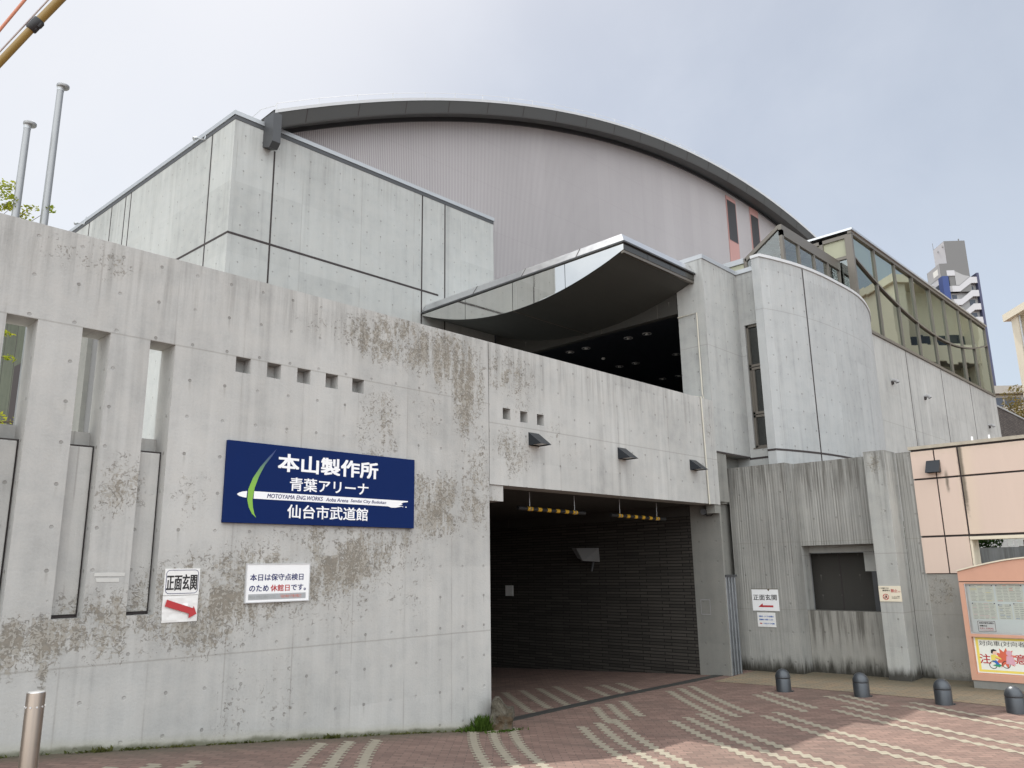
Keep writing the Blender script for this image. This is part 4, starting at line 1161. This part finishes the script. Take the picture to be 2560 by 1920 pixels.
q = MB(); disc(q, 4.26, .12, .05, .003); poly(.0028, (4.31, .07), (4.20, .07), (4.17, -.09), (4.33, -.07)); q.build('second_rider', M['pink_print'], t)

# ------------------------------------------------------------------ signs on the gate wall
SR, SU = (1, 0, 0), (0, 0, 1)
sg = thing('arena_sign', 'big blue sign with white Japanese lettering and a green arc on the gate wall', 'sign', (6.1, 9.39, 2.9))
FY = WY - .05
MB().box(4.627, 7.597, FY, WY - .001, 2.403, 3.419).build('panel', M['sign_blue'], sg, bevel=.004)
text_mb('本山製作所', (1.60, .243), (5.325, FY, 3.076), SR, SU, .002, .034).build('lettering', M['white_ink'], sg)
text_mb('青葉アリーナ', (1.25, .178), (5.512, FY, 2.838), SR, SU, .002, .018).build('lettering', M['white_ink'], sg)
text_mb('仙台市武道館', (1.27, .180), (5.493, FY, 2.483), SR, SU, .002, .018).build('lettering', M['white_ink'], sg)
q = MB()
P = lambda pts: q.add([(x, FY - .002, z) for x, z in pts], [tuple(range(len(pts)))])
P([(5.010, 2.709), (7.11, 2.706), (7.17, 2.690), (7.25, 2.692), (7.36, 2.712), (7.391, 2.705), (7.385, 2.716), (7.30, 2.722), (7.38, 2.740), (7.35, 2.752), (7.39, 2.772), (7.475, 2.784), (7.477, 2.798), (5.015, 2.802)])
P([(4.784, 2.754), (4.81, 2.735), (4.86, 2.722), (4.914, 2.716), (4.919, 2.799), (4.86, 2.790), (4.81, 2.773)])
P([(7.44 + .016 * math.cos(i), 2.708 + .008 * math.sin(i)) for i in (0, 1, 2, 3, 4, 5)])
q.build('brush_stripe', M['white_ink'], sg)
ao = [(5.298, 3.367), (5.191, 3.253), (5.08, 3.116), (4.985, 2.966), (4.931, 2.82), (4.926, 2.691), (4.951, 2.599), (5.0, 2.52), (5.061, 2.473)]
ai = [(5.298, 3.367), (5.243, 3.275), (5.144, 3.145), (5.068, 2.995), (5.018, 2.849), (4.996, 2.695), (5.008, 2.602), (5.032, 2.521), (5.061, 2.473)]
q = MB()
for i in range(8): q.quad((ao[i][0], FY - .0035, ao[i][1]), (ao[i + 1][0], FY - .0035, ao[i + 1][1]), (ai[i + 1][0], FY - .0035, ai[i + 1][1]), (ai[i][0], FY - .0035, ai[i][1]))
q.build('green_arc', M['arc'], sg)
for s_, x0, x1, h in (('MOTOYAMA ENG.WORKS', 5.195, 6.02, .056), ('Aoba Arena', 6.065, 6.425, .050), ('Sendai City Budokan', 6.465, 7.075, .056)):
    text_mb(s_, (x1 - x0, h), (x0, FY, 2.727 if s_[0] != 'S' else 2.722), SR, SU, .004, .012, .2).build('stripe_lettering', M['navy_ink'], sg)

t = thing('entrance_sign', 'white sheet with bold black lettering in a rounded border, left on the gate wall', 'sign', (4.2, WY, 1.7))
MB().box(3.990, 4.404, WY - .012, WY - .001, 1.562, 1.860).build('sheet', M['dirty_white'], t)
text_mb('正面玄関', (.362, .185), (4.013, WY - .012, 1.613), SR, SU, .002, .018).build('lettering', M['black_ink'], t)
def rrect(q, x0, x1, z0, z1, r, wd, y):
    pts = []
    for cx_, cz_, a0 in ((x1 - r, z1 - r, 0), (x0 + r, z1 - r, 90), (x0 + r, z0 + r, 180), (x1 - r, z0 + r, 270)):
        for i in range(6): a = R(a0 + 18 * i); pts.append((cx_, cz_, math.cos(a), math.sin(a)))
    n = len(pts)
    for i in range(n):
        (a, b, c, d), (e, f, g, h) = pts[i], pts[(i + 1) % n]
        q.quad((a + c * r, y, b + d * r), (a + c * (r - wd), y, b + d * (r - wd)), (e + g * (r - wd), y, f + h * (r - wd)), (e + g * r, y, f + h * r))
q = MB(); rrect(q, 4.006, 4.388, 1.578, 1.846, .045, .006, WY - .0145); q.build('border', M['navy_ink'], t)

t = thing('arrow_sheet', 'creased white sheet with a slanting red arrow, taped below the black lettering', 'sign', (4.2, WY, 1.4))
q = MB()
nx_, nz_ = 14, 10
gp = lambda i, j: (3.988 + (.414) * i / nx_ + (.004 if j < 3 else 0), WY - .006 - .010 * abs(mnoise.noise(Vector((i * .35, j * .4, 2)))) - (.012 if 8 < i < 11 and 3 < j < 7 else 0), 1.262 + .295 * j / nz_)
for i in range(nx_):
    for j in range(nz_): q.quad(gp(i, j), gp(i + 1, j), gp(i + 1, j + 1), gp(i, j + 1))
q.build('sheet', M['dirty_white'], t, smooth=True)
q = MB(); aw = [(4.029, 1.516), (4.009, 1.443), (4.297, 1.350), (4.294, 1.300), (4.386, 1.345), (4.348, 1.435), (4.338, 1.410)]
q.extr([(x, WY - .031, z) for x, z in aw], (0, .003, 0)); q.build('red_arrow', M['red_ink'], t)

t = thing('closed_notice', 'white framed board with navy and red lettering announcing a closed day', 'sign', (5.4, WY, 1.67))
MB().box(4.990, 5.878, WY - .022, WY - .001, 1.443, 1.907).build('board', M['white_paint'], t)
q = MB()
for a in ((4.984, 5.884, 1.437, 1.449), (4.984, 5.884, 1.901, 1.912), (4.984, 4.994, 1.449, 1.901), (5.874, 5.884, 1.449, 1.901)): q.box(a[0], a[1], WY - .028, WY - .001, a[2], a[3])
q.build('frame', M['trim'], t)
for s_, x0, x1, z0, h, mt in (('本日は保守点検日', 5.040, 5.790, 1.700, .086, 'navy_ink'), ('のため', 5.036, 5.300, 1.572, .080, 'navy_ink'), ('休館日', 5.326, 5.595, 1.568, .084, 'red_ink'), ('です。', 5.615, 5.832, 1.572, .080, 'navy_ink')):
    text_mb(s_, (x1 - x0, h), (x0, WY - .022, z0), SR, SU, .002, .02).build('lettering', M[mt], t)
q = MB(); q.quad((5.029, WY - .0235, 1.472), (5.833, WY - .0235, 1.472), (5.833, WY - .0235, 1.543), (5.029, WY - .0235, 1.543)); q.build('grey_strip', M['coping'], t)
text_mb('予約申込み、受付等の窓口業務は行っております。', (.37, .042), (5.036, WY - .0235, 1.486), SR, SU, .002, .0).build('small_lettering', M['grey_print'], t)
text_mb('午前９時から午後５時まで', (.30, .042), (5.47, WY - .0235, 1.486), SR, SU, .002, .0).build('small_lettering', M['orange_print'], t)

t = thing('label_remnant', 'white remains of two torn label strips on the narrow pier between wall slots', 'label', (3.38, WY, 1.75))
q = MB(); q.add([(x, WY - .004, z) for x, z in ((3.228, 1.788), (3.547, 1.786), (3.552, 1.822), (3.40, 1.829), (3.230, 1.825))], [(0, 1, 2, 3, 4)]); q.build('upper_strip', M['lens'], t)
q = MB(); q.add([(x, WY - .004, z) for x, z in ((3.258, 1.727), (3.495, 1.723), (3.491, 1.765), (3.245, 1.769))], [(0, 1, 2, 3)]); q.build('lower_strip', M['lens'], t)
q = MB(); rrect(q, 9.852, 10.10, .727, 1.057, .004, .012, 0)
q.v = [(16.603, x, z) for x, y, z in q.v]; tag(q.build('tape_outline', M['condo_mid']), 'rectangle of pale tape residue on the smooth gate jamb', 'tape')

# signs on the ribbed wall
SX_ = 17.60
t = thing('direction_sign', 'white sign with black lettering and a red arrow to the left, on the ribbed wall', 'sign', (SX_, 9, 1.0))
MB().box(SX_ - .018, SX_ - .001, 8.690, 9.330, .785, 1.258).build('board', M['white_paint'], t)
q = MB(); q.box(SX_ - .020, SX_ - .001, 8.686, 9.332, 1.259, 1.272); q.extr([(SX_ - .0195, 8.88, 1.258), (SX_ - .0195, 8.94, 1.258), (SX_ - .0195, 8.915, 1.215)], (.001, 0, 0)); q.build('rusty_edge', M['bark'], t)
text_mb('正面玄関', (.575, .130), (SX_ - .018, 9.297, 1.017), RGT, UPZ, .002, .012).build('lettering', M['black_ink'], t)
q = MB(); q.add([(SX_ - .020, y, z) for y, z in ((9.19, .866), (8.823, .866), (8.823, .906), (9.075, .906), (9.078, .950))], [(0, 1, 2, 3, 4)]); q.build('red_arrow', M['red_ink'], t)
t = thing('parking_notice', 'small pale sheet with three lines of blue print, below the arrow sign', 'sign', (SX_, 9, .6))
MB().box(SX_ - .012, SX_ - .001, 8.800, 9.240, .432, .747).build('sheet', M['dirty_white'], t)
for s_, y1, wd, z in (('自転車・バイクの駐輪は', 9.200, .36, .645), ('駐輪場へお願いします', 9.195, .34, .575), ('この先２００ｍ左側', 9.105, .27, .490)):
    text_mb(s_, (wd, .036), (SX_ - .012, y1, z), RGT, UPZ, .002, .03).build('lettering', M['blue_print'], t)
q = MB(); q.add([(SX_ - .014, y, z) for y, z in ((9.195, .508), (9.165, .490), (9.165, .497), (9.13, .497), (9.13, .519), (9.165, .519), (9.165, .526))], [tuple(range(7))]); q.build('red_arrow', M['red_ink'], t)
NX = 17.75
t = thing('prohibition_sign', 'cream sign with a red no-play symbol on the smooth concrete pillar', 'sign', (NX, 6.3, 1.18))
MB().box(NX - .016, NX - .001, 6.072, 6.515, 1.022, 1.334).build('board', M['cream'], t)
for s_, y1, wd, z, h, mt in (('この場所での', 6.500, .19, 1.275, .030, 'black_ink'), ('練習等は', 6.44, .15, 1.228, .034, 'black_ink'), ('禁止', 6.275, .135, 1.205, .068, 'red_ink'), ('です', 6.13, .045, 1.207, .024, 'red_ink'), ('スケートボード・球技等', 6.27, .16, 1.115, .02, 'black_ink'), ('他の利用者の迷惑になります', 6.27, .16, 1.085, .02, 'black_ink')):
    text_mb(s_, (wd, h), (NX - .016, y1, z), RGT, UPZ, .002, .02).build('lettering', M[mt], t)
QX = NX - .016
q = MB(); disc(q, 6.385, 1.115, .062, .002, .050, 24); q.extr([(QX - .0022, 6.425, 1.150), (QX - .0022, 6.433, 1.142), (QX - .0022, 6.345, 1.078), (QX - .0022, 6.337, 1.086)], (.0005, 0, 0)); q.build('no_play_ring', M['red_ink'], t)
q = MB(); disc(q, 6.378, 1.148, .011, .0015); q.add([(QX - .0015, y, z) for y, z in ((6.395, 1.135), (6.36, 1.135), (6.36, 1.105), (6.35, 1.08), (6.362, 1.078), (6.378, 1.10), (6.398, 1.078), (6.41, 1.083), (6.39, 1.11))], [tuple(range(9))]); disc(q, 6.42, 1.095, .011, .0015); q.build('player_symbol', M['black_ink'], t)
# small sheet inside the gate
MB().box(16.605, 16.628, 16.08, 16.37, 1.075, 1.36).build('wall_notice', M['dirty_white'])
tag(bpy.data.objects['wall_notice'], 'small plain pale sheet on the dark brick wall deep in the gate', 'notice')

# ------------------------------------------------------------------ bollards, rock, weeds
bp = [(15.40, 7.66), (15.66, 6.27), (15.64, 4.87), (15.46, 3.745)]
bl = ['grey dome bollard farthest left, in front of the ribbed wall', 'grey dome bollard in front of the stained parapet below the wall opening', 'grey dome bollard in front of the concrete base of the pink wall', 'grey dome bollard with a lit top, nearest the notice board']
b0 = None
for (x, y), lab in zip(bp, bl):
    loc = (x, y, gz(x, y))
    if b0 is None:
        b0 = thing('dome_bollard', lab, 'bollard', loc, 'grey dome bollards along the pavement')
        q = MB(); q.lathe((0, 0, 0), [(.140, -.08), (.140, .232), (.137, .240)], 32); q = q.build('body', M['bollard'], smooth=True); q.parent = b0
        q = MB(); q.lathe((0, 0, 0), [(.130, .238), (.130, .250)], 32); q = q.build('neck_groove', M['groove'], smooth=True); q.parent = b0
        q = MB(); q.lathe((0, 0, 0), [(.137, .249), (.142, .256)] + [(.142 * math.cos(R(a)), .262 + .155 * math.sin(R(a))) for a in range(0, 88, 7)] + [(.004, .417)], 32); q = q.build('dome', M['bollard'], smooth=True); q.parent = b0
        q = MB(); q.box(.02, .07, -.165, -.13, .0, .025); q = q.build('hinge', M['dark_metal']); q.parent = b0
    else: copy_thing(b0, loc, lab)
c = thing('steel_bollard', 'tall brushed steel post with a ring of rivets at the lower left', 'bollard', (1.835, 6.19, gz(1.835)))
lx, ly, lz = 1.835, 6.19, gz(1.835)
q = MB(); q.lathe((lx, ly, 0), [(.057, lz - .1), (.057, 1.035), (.053, 1.043)], 32); q.build('tube', M['steel'], c, smooth=True)
q = MB(); q.lathe((lx, ly, 1.043), [(.053, 0), (.050, .004), (.01, .009)], 32); q.build('top_cap', M['cap_steel'], c, smooth=True)
q = MB()
for i in range(10):
    a = 2 * math.pi * i / 10 + .25
    q.tube([(lx + .055 * math.cos(a), ly + .055 * math.sin(a), .955), (lx + .061 * math.cos(a), ly + .061 * math.sin(a), .955)], .0065, 8)
q.build('rivets', M['trim'], c)

bm = bmesh.new(); bmesh.ops.create_cube(bm, size=2.0)
bmesh.ops.subdivide_edges(bm, edges=bm.edges[:], cuts=15, use_grid_fill=True)
for v in bm.verts:
    p = v.co.copy()
    s_ = 1.0 - .10 * (abs(p.x) * abs(p.y)) - .05 * abs(p.z) * max(abs(p.x), abs(p.y))     # slightly rounded block
    x, y, t = p.x * .19 * s_, p.y * .165 * s_, (p.z + 1) / 2
    h = .50 if x < -.05 else .50 - (x + .05) / .14 * .15 if x < .09 else .35
    h -= max(0, -.10 - x) * 1.3 + max(0, y) * .15
    x *= 1.0 - .16 * max(0, t - .45); x += .02 * t
    z = t * h
    q = Vector((x, y, z))
    n = mnoise.noise(q * 5) * .030 + mnoise.noise(q * 13 + Vector((3, 1, 2))) * .014 + mnoise.noise(q * 30) * .006
    v.co = q + Vector((p.x, p.y, p.z * .6)).normalized() * n
me = bpy.data.meshes.new('boulder'); bm.to_mesh(me); bm.free(); me.uv_layers.new(name='UVMap'); me.materials.append(M['rock'])
ro = bpy.data.objects.new('boulder', me); COL.objects.link(ro); ro.location = (9.17, 9.17, gz(9.2) - .03); ro.rotation_euler = (0, 0, R(-46))
tag(ro, 'rough brown boulder with a sloping top at the corner of the gate wall', 'rock')

def blades(mb, x, y, n, h, sp, rn):
    for _ in range(n):
        a, b = x + rn.gauss(0, sp[0]), y + rn.gauss(0, sp[1]); z = gz(a, b)
        hh = h * rn.uniform(.35, 1.1); d = Vector((rn.gauss(0, .4), rn.gauss(0, .4), 1)).normalized(); s = Vector((rn.gauss(0, 1), rn.gauss(0, 1), 0)).normalized() * rn.uniform(.004, .011)
        p = Vector((a, min(b, 9.40), z - .01))
        mb.quad(p - s, p + s, p + d * hh * .6 + s * .8, p + d * hh + Vector((rn.gauss(0, .02), rn.gauss(0, .02), 0)))
rn = random.Random(11)
mb = MB(); blades(mb, 8.90, 9.26, 520, .24, (.09, .05), rn); blades(mb, 8.75, 9.3, 160, .10, (.16, .05), rn); blades(mb, 9.1, 8.98, 130, .05, (.2, .04), rn)
tag(mb.build('grass_tuft', M['grass']), 'green grass tuft between the boulder and the wall foot', 'grass', kind='stuff')
mb = MB()
for i in range(330):
    x = rn.uniform(1.2, 9.0)
    if rn.random() < .35 + .5 * (mnoise.noise(Vector((x * 1.5, 0, 0))) > 0): blades(mb, x, 9.385, rn.randint(3, 9), .045, (.03, .02), rn)
for x in (3.45, 6.3): blades(mb, x, 9.37, 60, .08, (.06, .02), rn)
tag(mb.build('wall_foot_weeds', M['moss']), 'thin dry weeds and moss along the foot of the gate wall', 'weeds', kind='stuff')

# ------------------------------------------------------------------ flagpoles and maple
for (x, top, lab) in ((3.225, 9.43, 'taller silver flagpole standing right of the shorter one'), (2.842, 8.60, 'shorter silver flagpole at the left, behind the gate wall')):
    t = thing('flagpole', lab, 'flagpole', (x, 13, gz(x)), 'silver flagpoles behind the gate wall')
    q = MB(); q.lathe((x, 13, 0), [(.070, gz(x) - .2), (.066, 4), (.048, top - .07)], 20); q.build('pole', M['pole'], t, smooth=True)
    q = MB(); q.lathe((x, 13, top), [(.051, -.09), (.051, -.05), (.056, -.03)], 20); q.build('collar', M['coping'], t, smooth=True)
    q = MB(); q.lathe((x + .025, 12.98, top), [(.085, -.03), (.092, -.018), (.092, .010), (.08, .018)], 24); q.build('truck_cap', M['pole'], t, smooth=True)
rn = random.Random(21)
t = thing('maple_tree', 'yellow green maple behind the gate wall beside the flagpoles', 'tree', (1.55, 13.6, .2))
mb = MB(); tips = []
def limb(p, d, r, n, L):
    path = [Vector(p)]; rad = [r]
    for i in range(n):
        d = (Vector(d) + Vector((rn.gauss(0, .18), rn.gauss(0, .18), rn.gauss(.02, .12)))).normalized()
        path.append(path[-1] + d * L); rad.append(r * (1 - .75 * (i + 1) / n))
    mb.tube(path, rad, 7); return path
tr = limb((1.55, 13.6, -.3), (.05, 0, 1), .10, 6, .75)
for i in range(10):
    a = rn.uniform(0, 6.28); s = tr[3 + i % 4]
    pth = limb(s, (math.cos(a), math.sin(a), .45), .04, 5, .36); tips += pth[2:]
outer = [(2.68, 13.1, 7.42), (2.74, 13.0, 7.28), (2.62, 13.2, 7.22), (2.70, 13.1, 7.55), (2.80, 13.05, 7.22), (2.98, 13.1, 7.20), (3.05, 13.0, 7.27), (3.02, 13.1, 7.12), (3.30, 13.0, 7.33), (2.95, 13.0, 5.25), (3.02, 13.0, 4.9), (2.92, 13.0, 4.05)]
for e in outer:
    e = Vector(e); c_ = min(tips[:30], key=lambda q: (q - e).length); mb.tube([c_, (c_ + e) / 2 + Vector((0, 0, .08)), e], [.014, .009, .003], 5)
mb.build('trunk', M['bark'], t)
mb = MB()
for p in tips: leaves(mb, p, (.24, .24, .17), 34, .042, rn, .3)
for i, p in enumerate(outer): leaves(mb, p, (.13, .13, .09) if i < 5 else (.10, .12, .05), 60 if i < 5 else 26, .036, rn, .3)
for _ in range(26):
    a = rn.uniform(0, 6.28); r = rn.uniform(.2, 1.15); leaves(mb, (1.45 + r * math.cos(a) * .62, 13.6 + r * math.sin(a) * .8, 6.2 + rn.uniform(-1.5, 1.15)), (.3, .3, .18), 46, .045, rn, .2)
mb.build('crown', M['maple'], t)

# ------------------------------------------------------------------ guy wires close to the camera, top left
def ext(a, b, s0, s1):
    a, b = Vector(a), Vector(b); d = (b - a).normalized(); return a - d * s0, b + d * s1, d
a, b, d = ext((.891, 4.843, 4.577), (1.126, 4.599, 5.043), 6.3, 3.5)
t = thing('guy_wire', 'thick yellow guy wire guard with a black band, top left corner', 'cable', tuple(a), 'cables running up at the top left')
ma, mb_ = Vector((1.006, 4.724, 4.885)), Vector((1.000, 4.730, 4.866))
q = MB(); q.tube([a, ma], .0205, 14); q.build('guard_tube', M['guard'], t, smooth=True)
q = MB(); q.tube([ma - d * .01, b], .0235, 14); q.build('guard_tube', M['guard'], t, smooth=True)
q = MB(); q.tube([ma - d * .045, ma - d * .04, ma + d * .03, ma + d * .035], [.027, .030, .030, .027], 16)
off = Vector((.7, -.7, -.1)).normalized() * .03
q.tube([ma - d * .02 + off, ma + d * .01 + off], .014, 10); q.tube([ma - d * .045 + off * .8, ma - d * .03 + off * .8], .014, 10)
q.build('band', M['black_rubber'], t, smooth=True)
a, b, d = ext((.866, 4.869, 4.853), (.948, 4.783, 5.048), 6.5, 3.5)
tag(MB().tube([a, b], .0085, 10).build('orange_cable', M['cable_orange'], smooth=True), 'thin orange cable outermost in the top left corner', 'cable', 'cables running up at the top left')
a, b, d = ext((.879, 4.856, 4.712), (1.042, 4.686, 5.045), 6.4, 3.5)
tag(MB().tube([a, b], .0045, 8).build('bare_wire', M['cable_grey'], smooth=True), 'thin bare wire between the yellow guard and the orange cable', 'cable', 'cables running up at the top left')

# ------------------------------------------------------------------ far buildings
# tall condominium with zigzag stairs
C0 = Vector((176.28, 43.195, 0)); ur = Vector((.665, -.747, 0)).normalized(); ul = Vector((.762, .647, 0)).normalized(); KS = 1.427
def cz(z): return 1.7825 + (z - 1.7825) * KS
def CP(s, t, z): p = C0 + ur * (s * KS) + ul * (t * KS); return (p.x, p.y, cz(z))
def cbox(q, s0, s1, t0, t1, z0, z1):
    p = [CP(s, t, z) for z in (z0, z1) for s, t in ((s0, t0), (s1, t0), (s1, t1), (s0, t1))]
    q.add(p, [(0, 3, 2, 1), (4, 5, 6, 7), (0, 1, 5, 4), (1, 2, 6, 5), (2, 3, 7, 6), (3, 0, 4, 7)]); return q
co = thing('condominium_tower', 'tall grey and white condominium with zigzag outdoor stairs, far right', 'building', CP(0, 0, 1.8))
cbox(MB(), 0, 3.0, 0, 3.5, 40, 47.89).build('stair_shaft', M['condo_grey'], co)
q = MB(); q.add([CP(-.006, .02, 44.42), CP(-.006, 3.48, 44.9), CP(-.006, 3.48, 47.86), CP(-.006, .02, 47.86)], [(0, 3, 2, 1)]); q.build('light_side', M['condo_light'], co)
for t_, z in ((.35, 47.1), (1.9, 46.9)):
    q = MB(); cbox(q, -.14, 0, t_, t_ + .2, z, z + .28); q.build('side_vent', M['condo_mid'], co)
cbox(MB(), -1.12, 2.98, -.05, 4.1, 42.36, 44.38).build('grey_storey', M['condo_grey'], co)
q = MB(); q.add([CP(-1.126, .0, 42.4), CP(-1.126, 4.0, 42.4), CP(-1.126, 4.0, 44.36), CP(-1.126, .0, 44.36)], [(0, 3, 2, 1)]); q.build('storey_side', M['condo_mid'], co)
cbox(MB(), -1.14, -1.1, .7, 2.2, 42.9, 43.8).build('storey_window', M['fence'], co)
cbox(MB(), -1.10, 4.0, .9, 9, 1, 42.36).build('white_body', M['condo_light'], co)
for z in (40.7, 38.7, 36.7, 34.7): cbox(MB(), -1.13, -1.05, 1.0, 2.4, z, z + .75).build('side_window', M['condo_dark'], co)
cbox(MB(), -1.15, -.28, -.35, .9, 1, 42.34).build('blue_shaft', M['condo_blue'], co)
cbox(MB(), -.28, 3.9, .60, .89, 1, 42.36).build('stair_wall', M['condo_mid'], co)
cbox(MB(), 3.90, 4.24, -.1, 4, 1, 42.80).build('end_fin', M['condo_blue2'] if 'condo_blue2' in M else M['condo_grey'], co)
for i in range(20):
    dz = -2.03 * i
    if 40.9 + dz < 3: break
    q = MB()
    prof = [(.20, 40.0), (1.24, 40.0), (2.96, 41.25), (3.87, 41.25), (3.87, 42.18), (2.90, 42.18), (1.24, 40.89), (.20, 40.89)]
    q.extr([CP(s, -.12, z + dz) for s, z in prof], ul * (.12 * KS)); q.build('stair_parapet', M['condo_light'], co)
    q = MB(); cbox(q, -.29, .19, -.12, -.02, 40.0 + dz, 40.86 + dz); q.extr([CP(s, -.02, z + dz) for s, z in ((-.28, 40.0), (1.24, 40.0), (2.96, 41.25), (3.87, 41.25), (3.87, 41.33), (2.92, 41.33), (1.2, 40.1), (-.28, 40.1))], ul * (.6 * KS)); q.build('stair_flight', M['condo_mid'], co)
    q = MB(); cbox(q, 2.72, 3.5, .55, .62, 39.9 + dz, 40.95 + dz); cbox(q, .35, 1.0, .55, .62, 39.0 + dz, 39.7 + dz); q.build('stair_window', M['condo_dark'], co)
q = MB(); cbox(q, -.29, .84, -.12, .5, 42.45, 43.27); q.build('top_parapet', M['condo_light'], co)
q = MB(); q.extr([CP(s, -.06, z) for s, z in ((.84, 41.0), (1.3, 41.0), (2.96, 42.3), (2.3, 42.45), (1.9, 42.6), (.84, 43.2))], ul * (.05 * KS)); q.build('stair_screen', M['condo_mid'], co)
q = MB(); q.tube([CP(2.2, .1, 47.9), CP(2.2, .1, 48.2)], .12, 6); q.tube([CP(.05, 3.5, 46), CP(.05, 3.5, 49)], .05, 5); q.build('antenna', M['condo_grey'], co)
q = MB(); cbox(q, -3.2, -1.12, 2.5, 6, 1, 41.9); q.build('rear_wing', M['condo_mid'], co)

# cream apartment block at the right edge (also mirrored in the gallery glass)
E0 = Vector((70.3, 13.47, 0)); eu = Vector((-.783, -.622, 0)); en = Vector((-.622, .783, 0))
def EP(s, t, z): p = E0 + eu * s + en * t; return (p.x, p.y, z)
def ebox(q, s0, s1, t0, t1, z0, z1):
    p = [EP(s, t, z) for z in (z0, z1) for s, t in ((s0, t0), (s1, t0), (s1, t1), (s0, t1))]
    q.add(p, [(0, 1, 2, 3), (7, 6, 5, 4), (0, 4, 5, 1), (1, 5, 6, 2), (2, 6, 7, 3), (3, 7, 4, 0)]); return q
ap = thing('apartment_block', 'cream apartment block with balconies and a flat overhanging roof, cut by the right edge', 'building', EP(0, 0, 0))
ebox(MB(), .25, 20.3, -12, -1.6, -1, 20.2).build('wall', M['cream'], ap)
ebox(MB(), -.35, 20.6, -12.3, .30, 20.2, 20.75).build('roof_slab', M['cream'], ap)
q = MB()
for s in (.25, 6.9, 13.6, 19.35): ebox(q, s, s + .95, -1.6, .0, -1, 20.2)
q.build('fin_wall', M['cream'], ap)
MB().tube([EP(1.32, -.1, 0), EP(1.32, -.1, 20.2)], .07, 8).build('downpipe', M['trim'], ap)
for f in range(6):
    z = 14.9 - 2.95 * f
    for s in (1.2, 7.85, 13.9):
        ebox(MB(), s + .3, s + 5.4, -.25, -.1, z - .2, z + 1.05).build('balcony', M['cream'], ap)
        ebox(MB(), s + .02, s + 5.68, -1.6, -.26, z - .22, z - .05).build('balcony_floor', M['taupe'], ap)
        q = MB(); ebox(q, s + .6, s + 2.6, -1.61, -1.56, z, z + 2.1); ebox(q, s + 3.0, s + 5.0, -1.61, -1.56, z, z + 2.1); q.build('balcony_window', M['condo_dark'], ap)
# grey house front with a gable, mirrored beside it
tp = thing('low_office', 'low taupe office block with a flat roof behind the bushes at the right', 'building', (92, 19, 0))
d1 = Vector((2.28, -2.37, 0)).normalized(); b0_ = Vector((91.7, 20.05, 0)); nn = Vector((.71, .69, 0))
def TP(s, t, z): p = b0_ + d1 * s + nn * t; return (p.x, p.y, z)
def tbox(q, s0, s1, t0, t1, z0, z1):
    p = [TP(s, t, z) for z in (z0, z1) for s, t in ((s0, t0), (s1, t0), (s1, t1), (s0, t1))]
    q.add(p, [(0, 3, 2, 1), (4, 5, 6, 7), (0, 1, 5, 4), (1, 2, 6, 5), (2, 3, 7, 6), (3, 0, 4, 7)]); return q
tbox(MB(), -2, 9, 0, 8, 0, 18.4).build('wall', M['taupe'], tp)
tbox(MB(), -2.2, 9.2, -.6, 8.2, 18.45, 19.25).build('roof_band', M['taupe'], tp)
q = MB()
for i in range(4): tbox(q, -.8 + i * 1.9, .9 + i * 1.9, -.03, .05, 17.2, 18.1)
q.build('window_row', M['condo_dark'], tp)
# dark brick wing wall beyond the gallery
gb = thing('brick_wing', 'dark brown brick wall with a green coping beyond the end of the gallery', 'wall', (48, 9, 0))
MB().box(40.64, 62, 8.82, 9.3, -1, 8.60).build('wall', M['gable_brick'], gb)
MB().box(40.64, 62.1, 8.78, 9.35, 8.60, 8.68).build('wall_coping', M['coping'], gb)
# trees at the right
rn = random.Random(31)
for (cx_, cy_, top, lab) in ((64.0, 13.9, 13.6, 'brownish green tree just right of the glazed gallery end'), (62.6, 11.2, 13.9, 'denser olive tree in front of the taupe office, at the right edge')):
    t = thing('broadleaf_tree', lab, 'tree', (cx_, cy_, .2), 'trees at the right edge')
    mb = MB(); mb.tube([(cx_, cy_, -.2), (cx_ + .1, cy_, 5), (cx_, cy_ + .1, 9)], [.3, .22, .12], 9)
    for i in range(9):
        a = rn.uniform(0, 6.28); mb.tube([(cx_, cy_, 6 + i * .4), (cx_ + 1.2 * math.cos(a), cy_ + 1.2 * math.sin(a), 8.6 + i * .35), (cx_ + 1.9 * math.cos(a), cy_ + 1.9 * math.sin(a), 10 + i * .3)], [.10, .06, .02], 6)
    mb.build('trunk', M['bark'], t)
    mb = MB()
    for i in range(60):
        a = rn.uniform(0, 6.28); r = 1.9 * math.sqrt(rn.random()); z = rn.uniform(8.0, top - .5 - r * .25)
        leaves(mb, (cx_ + r * math.cos(a), cy_ + r * math.sin(a), z), (.6, .6, .42), 60, .12, rn, .2)
    mb.build('crown', M['shrub'], t)
print('scene built', len(bpy.data.objects))
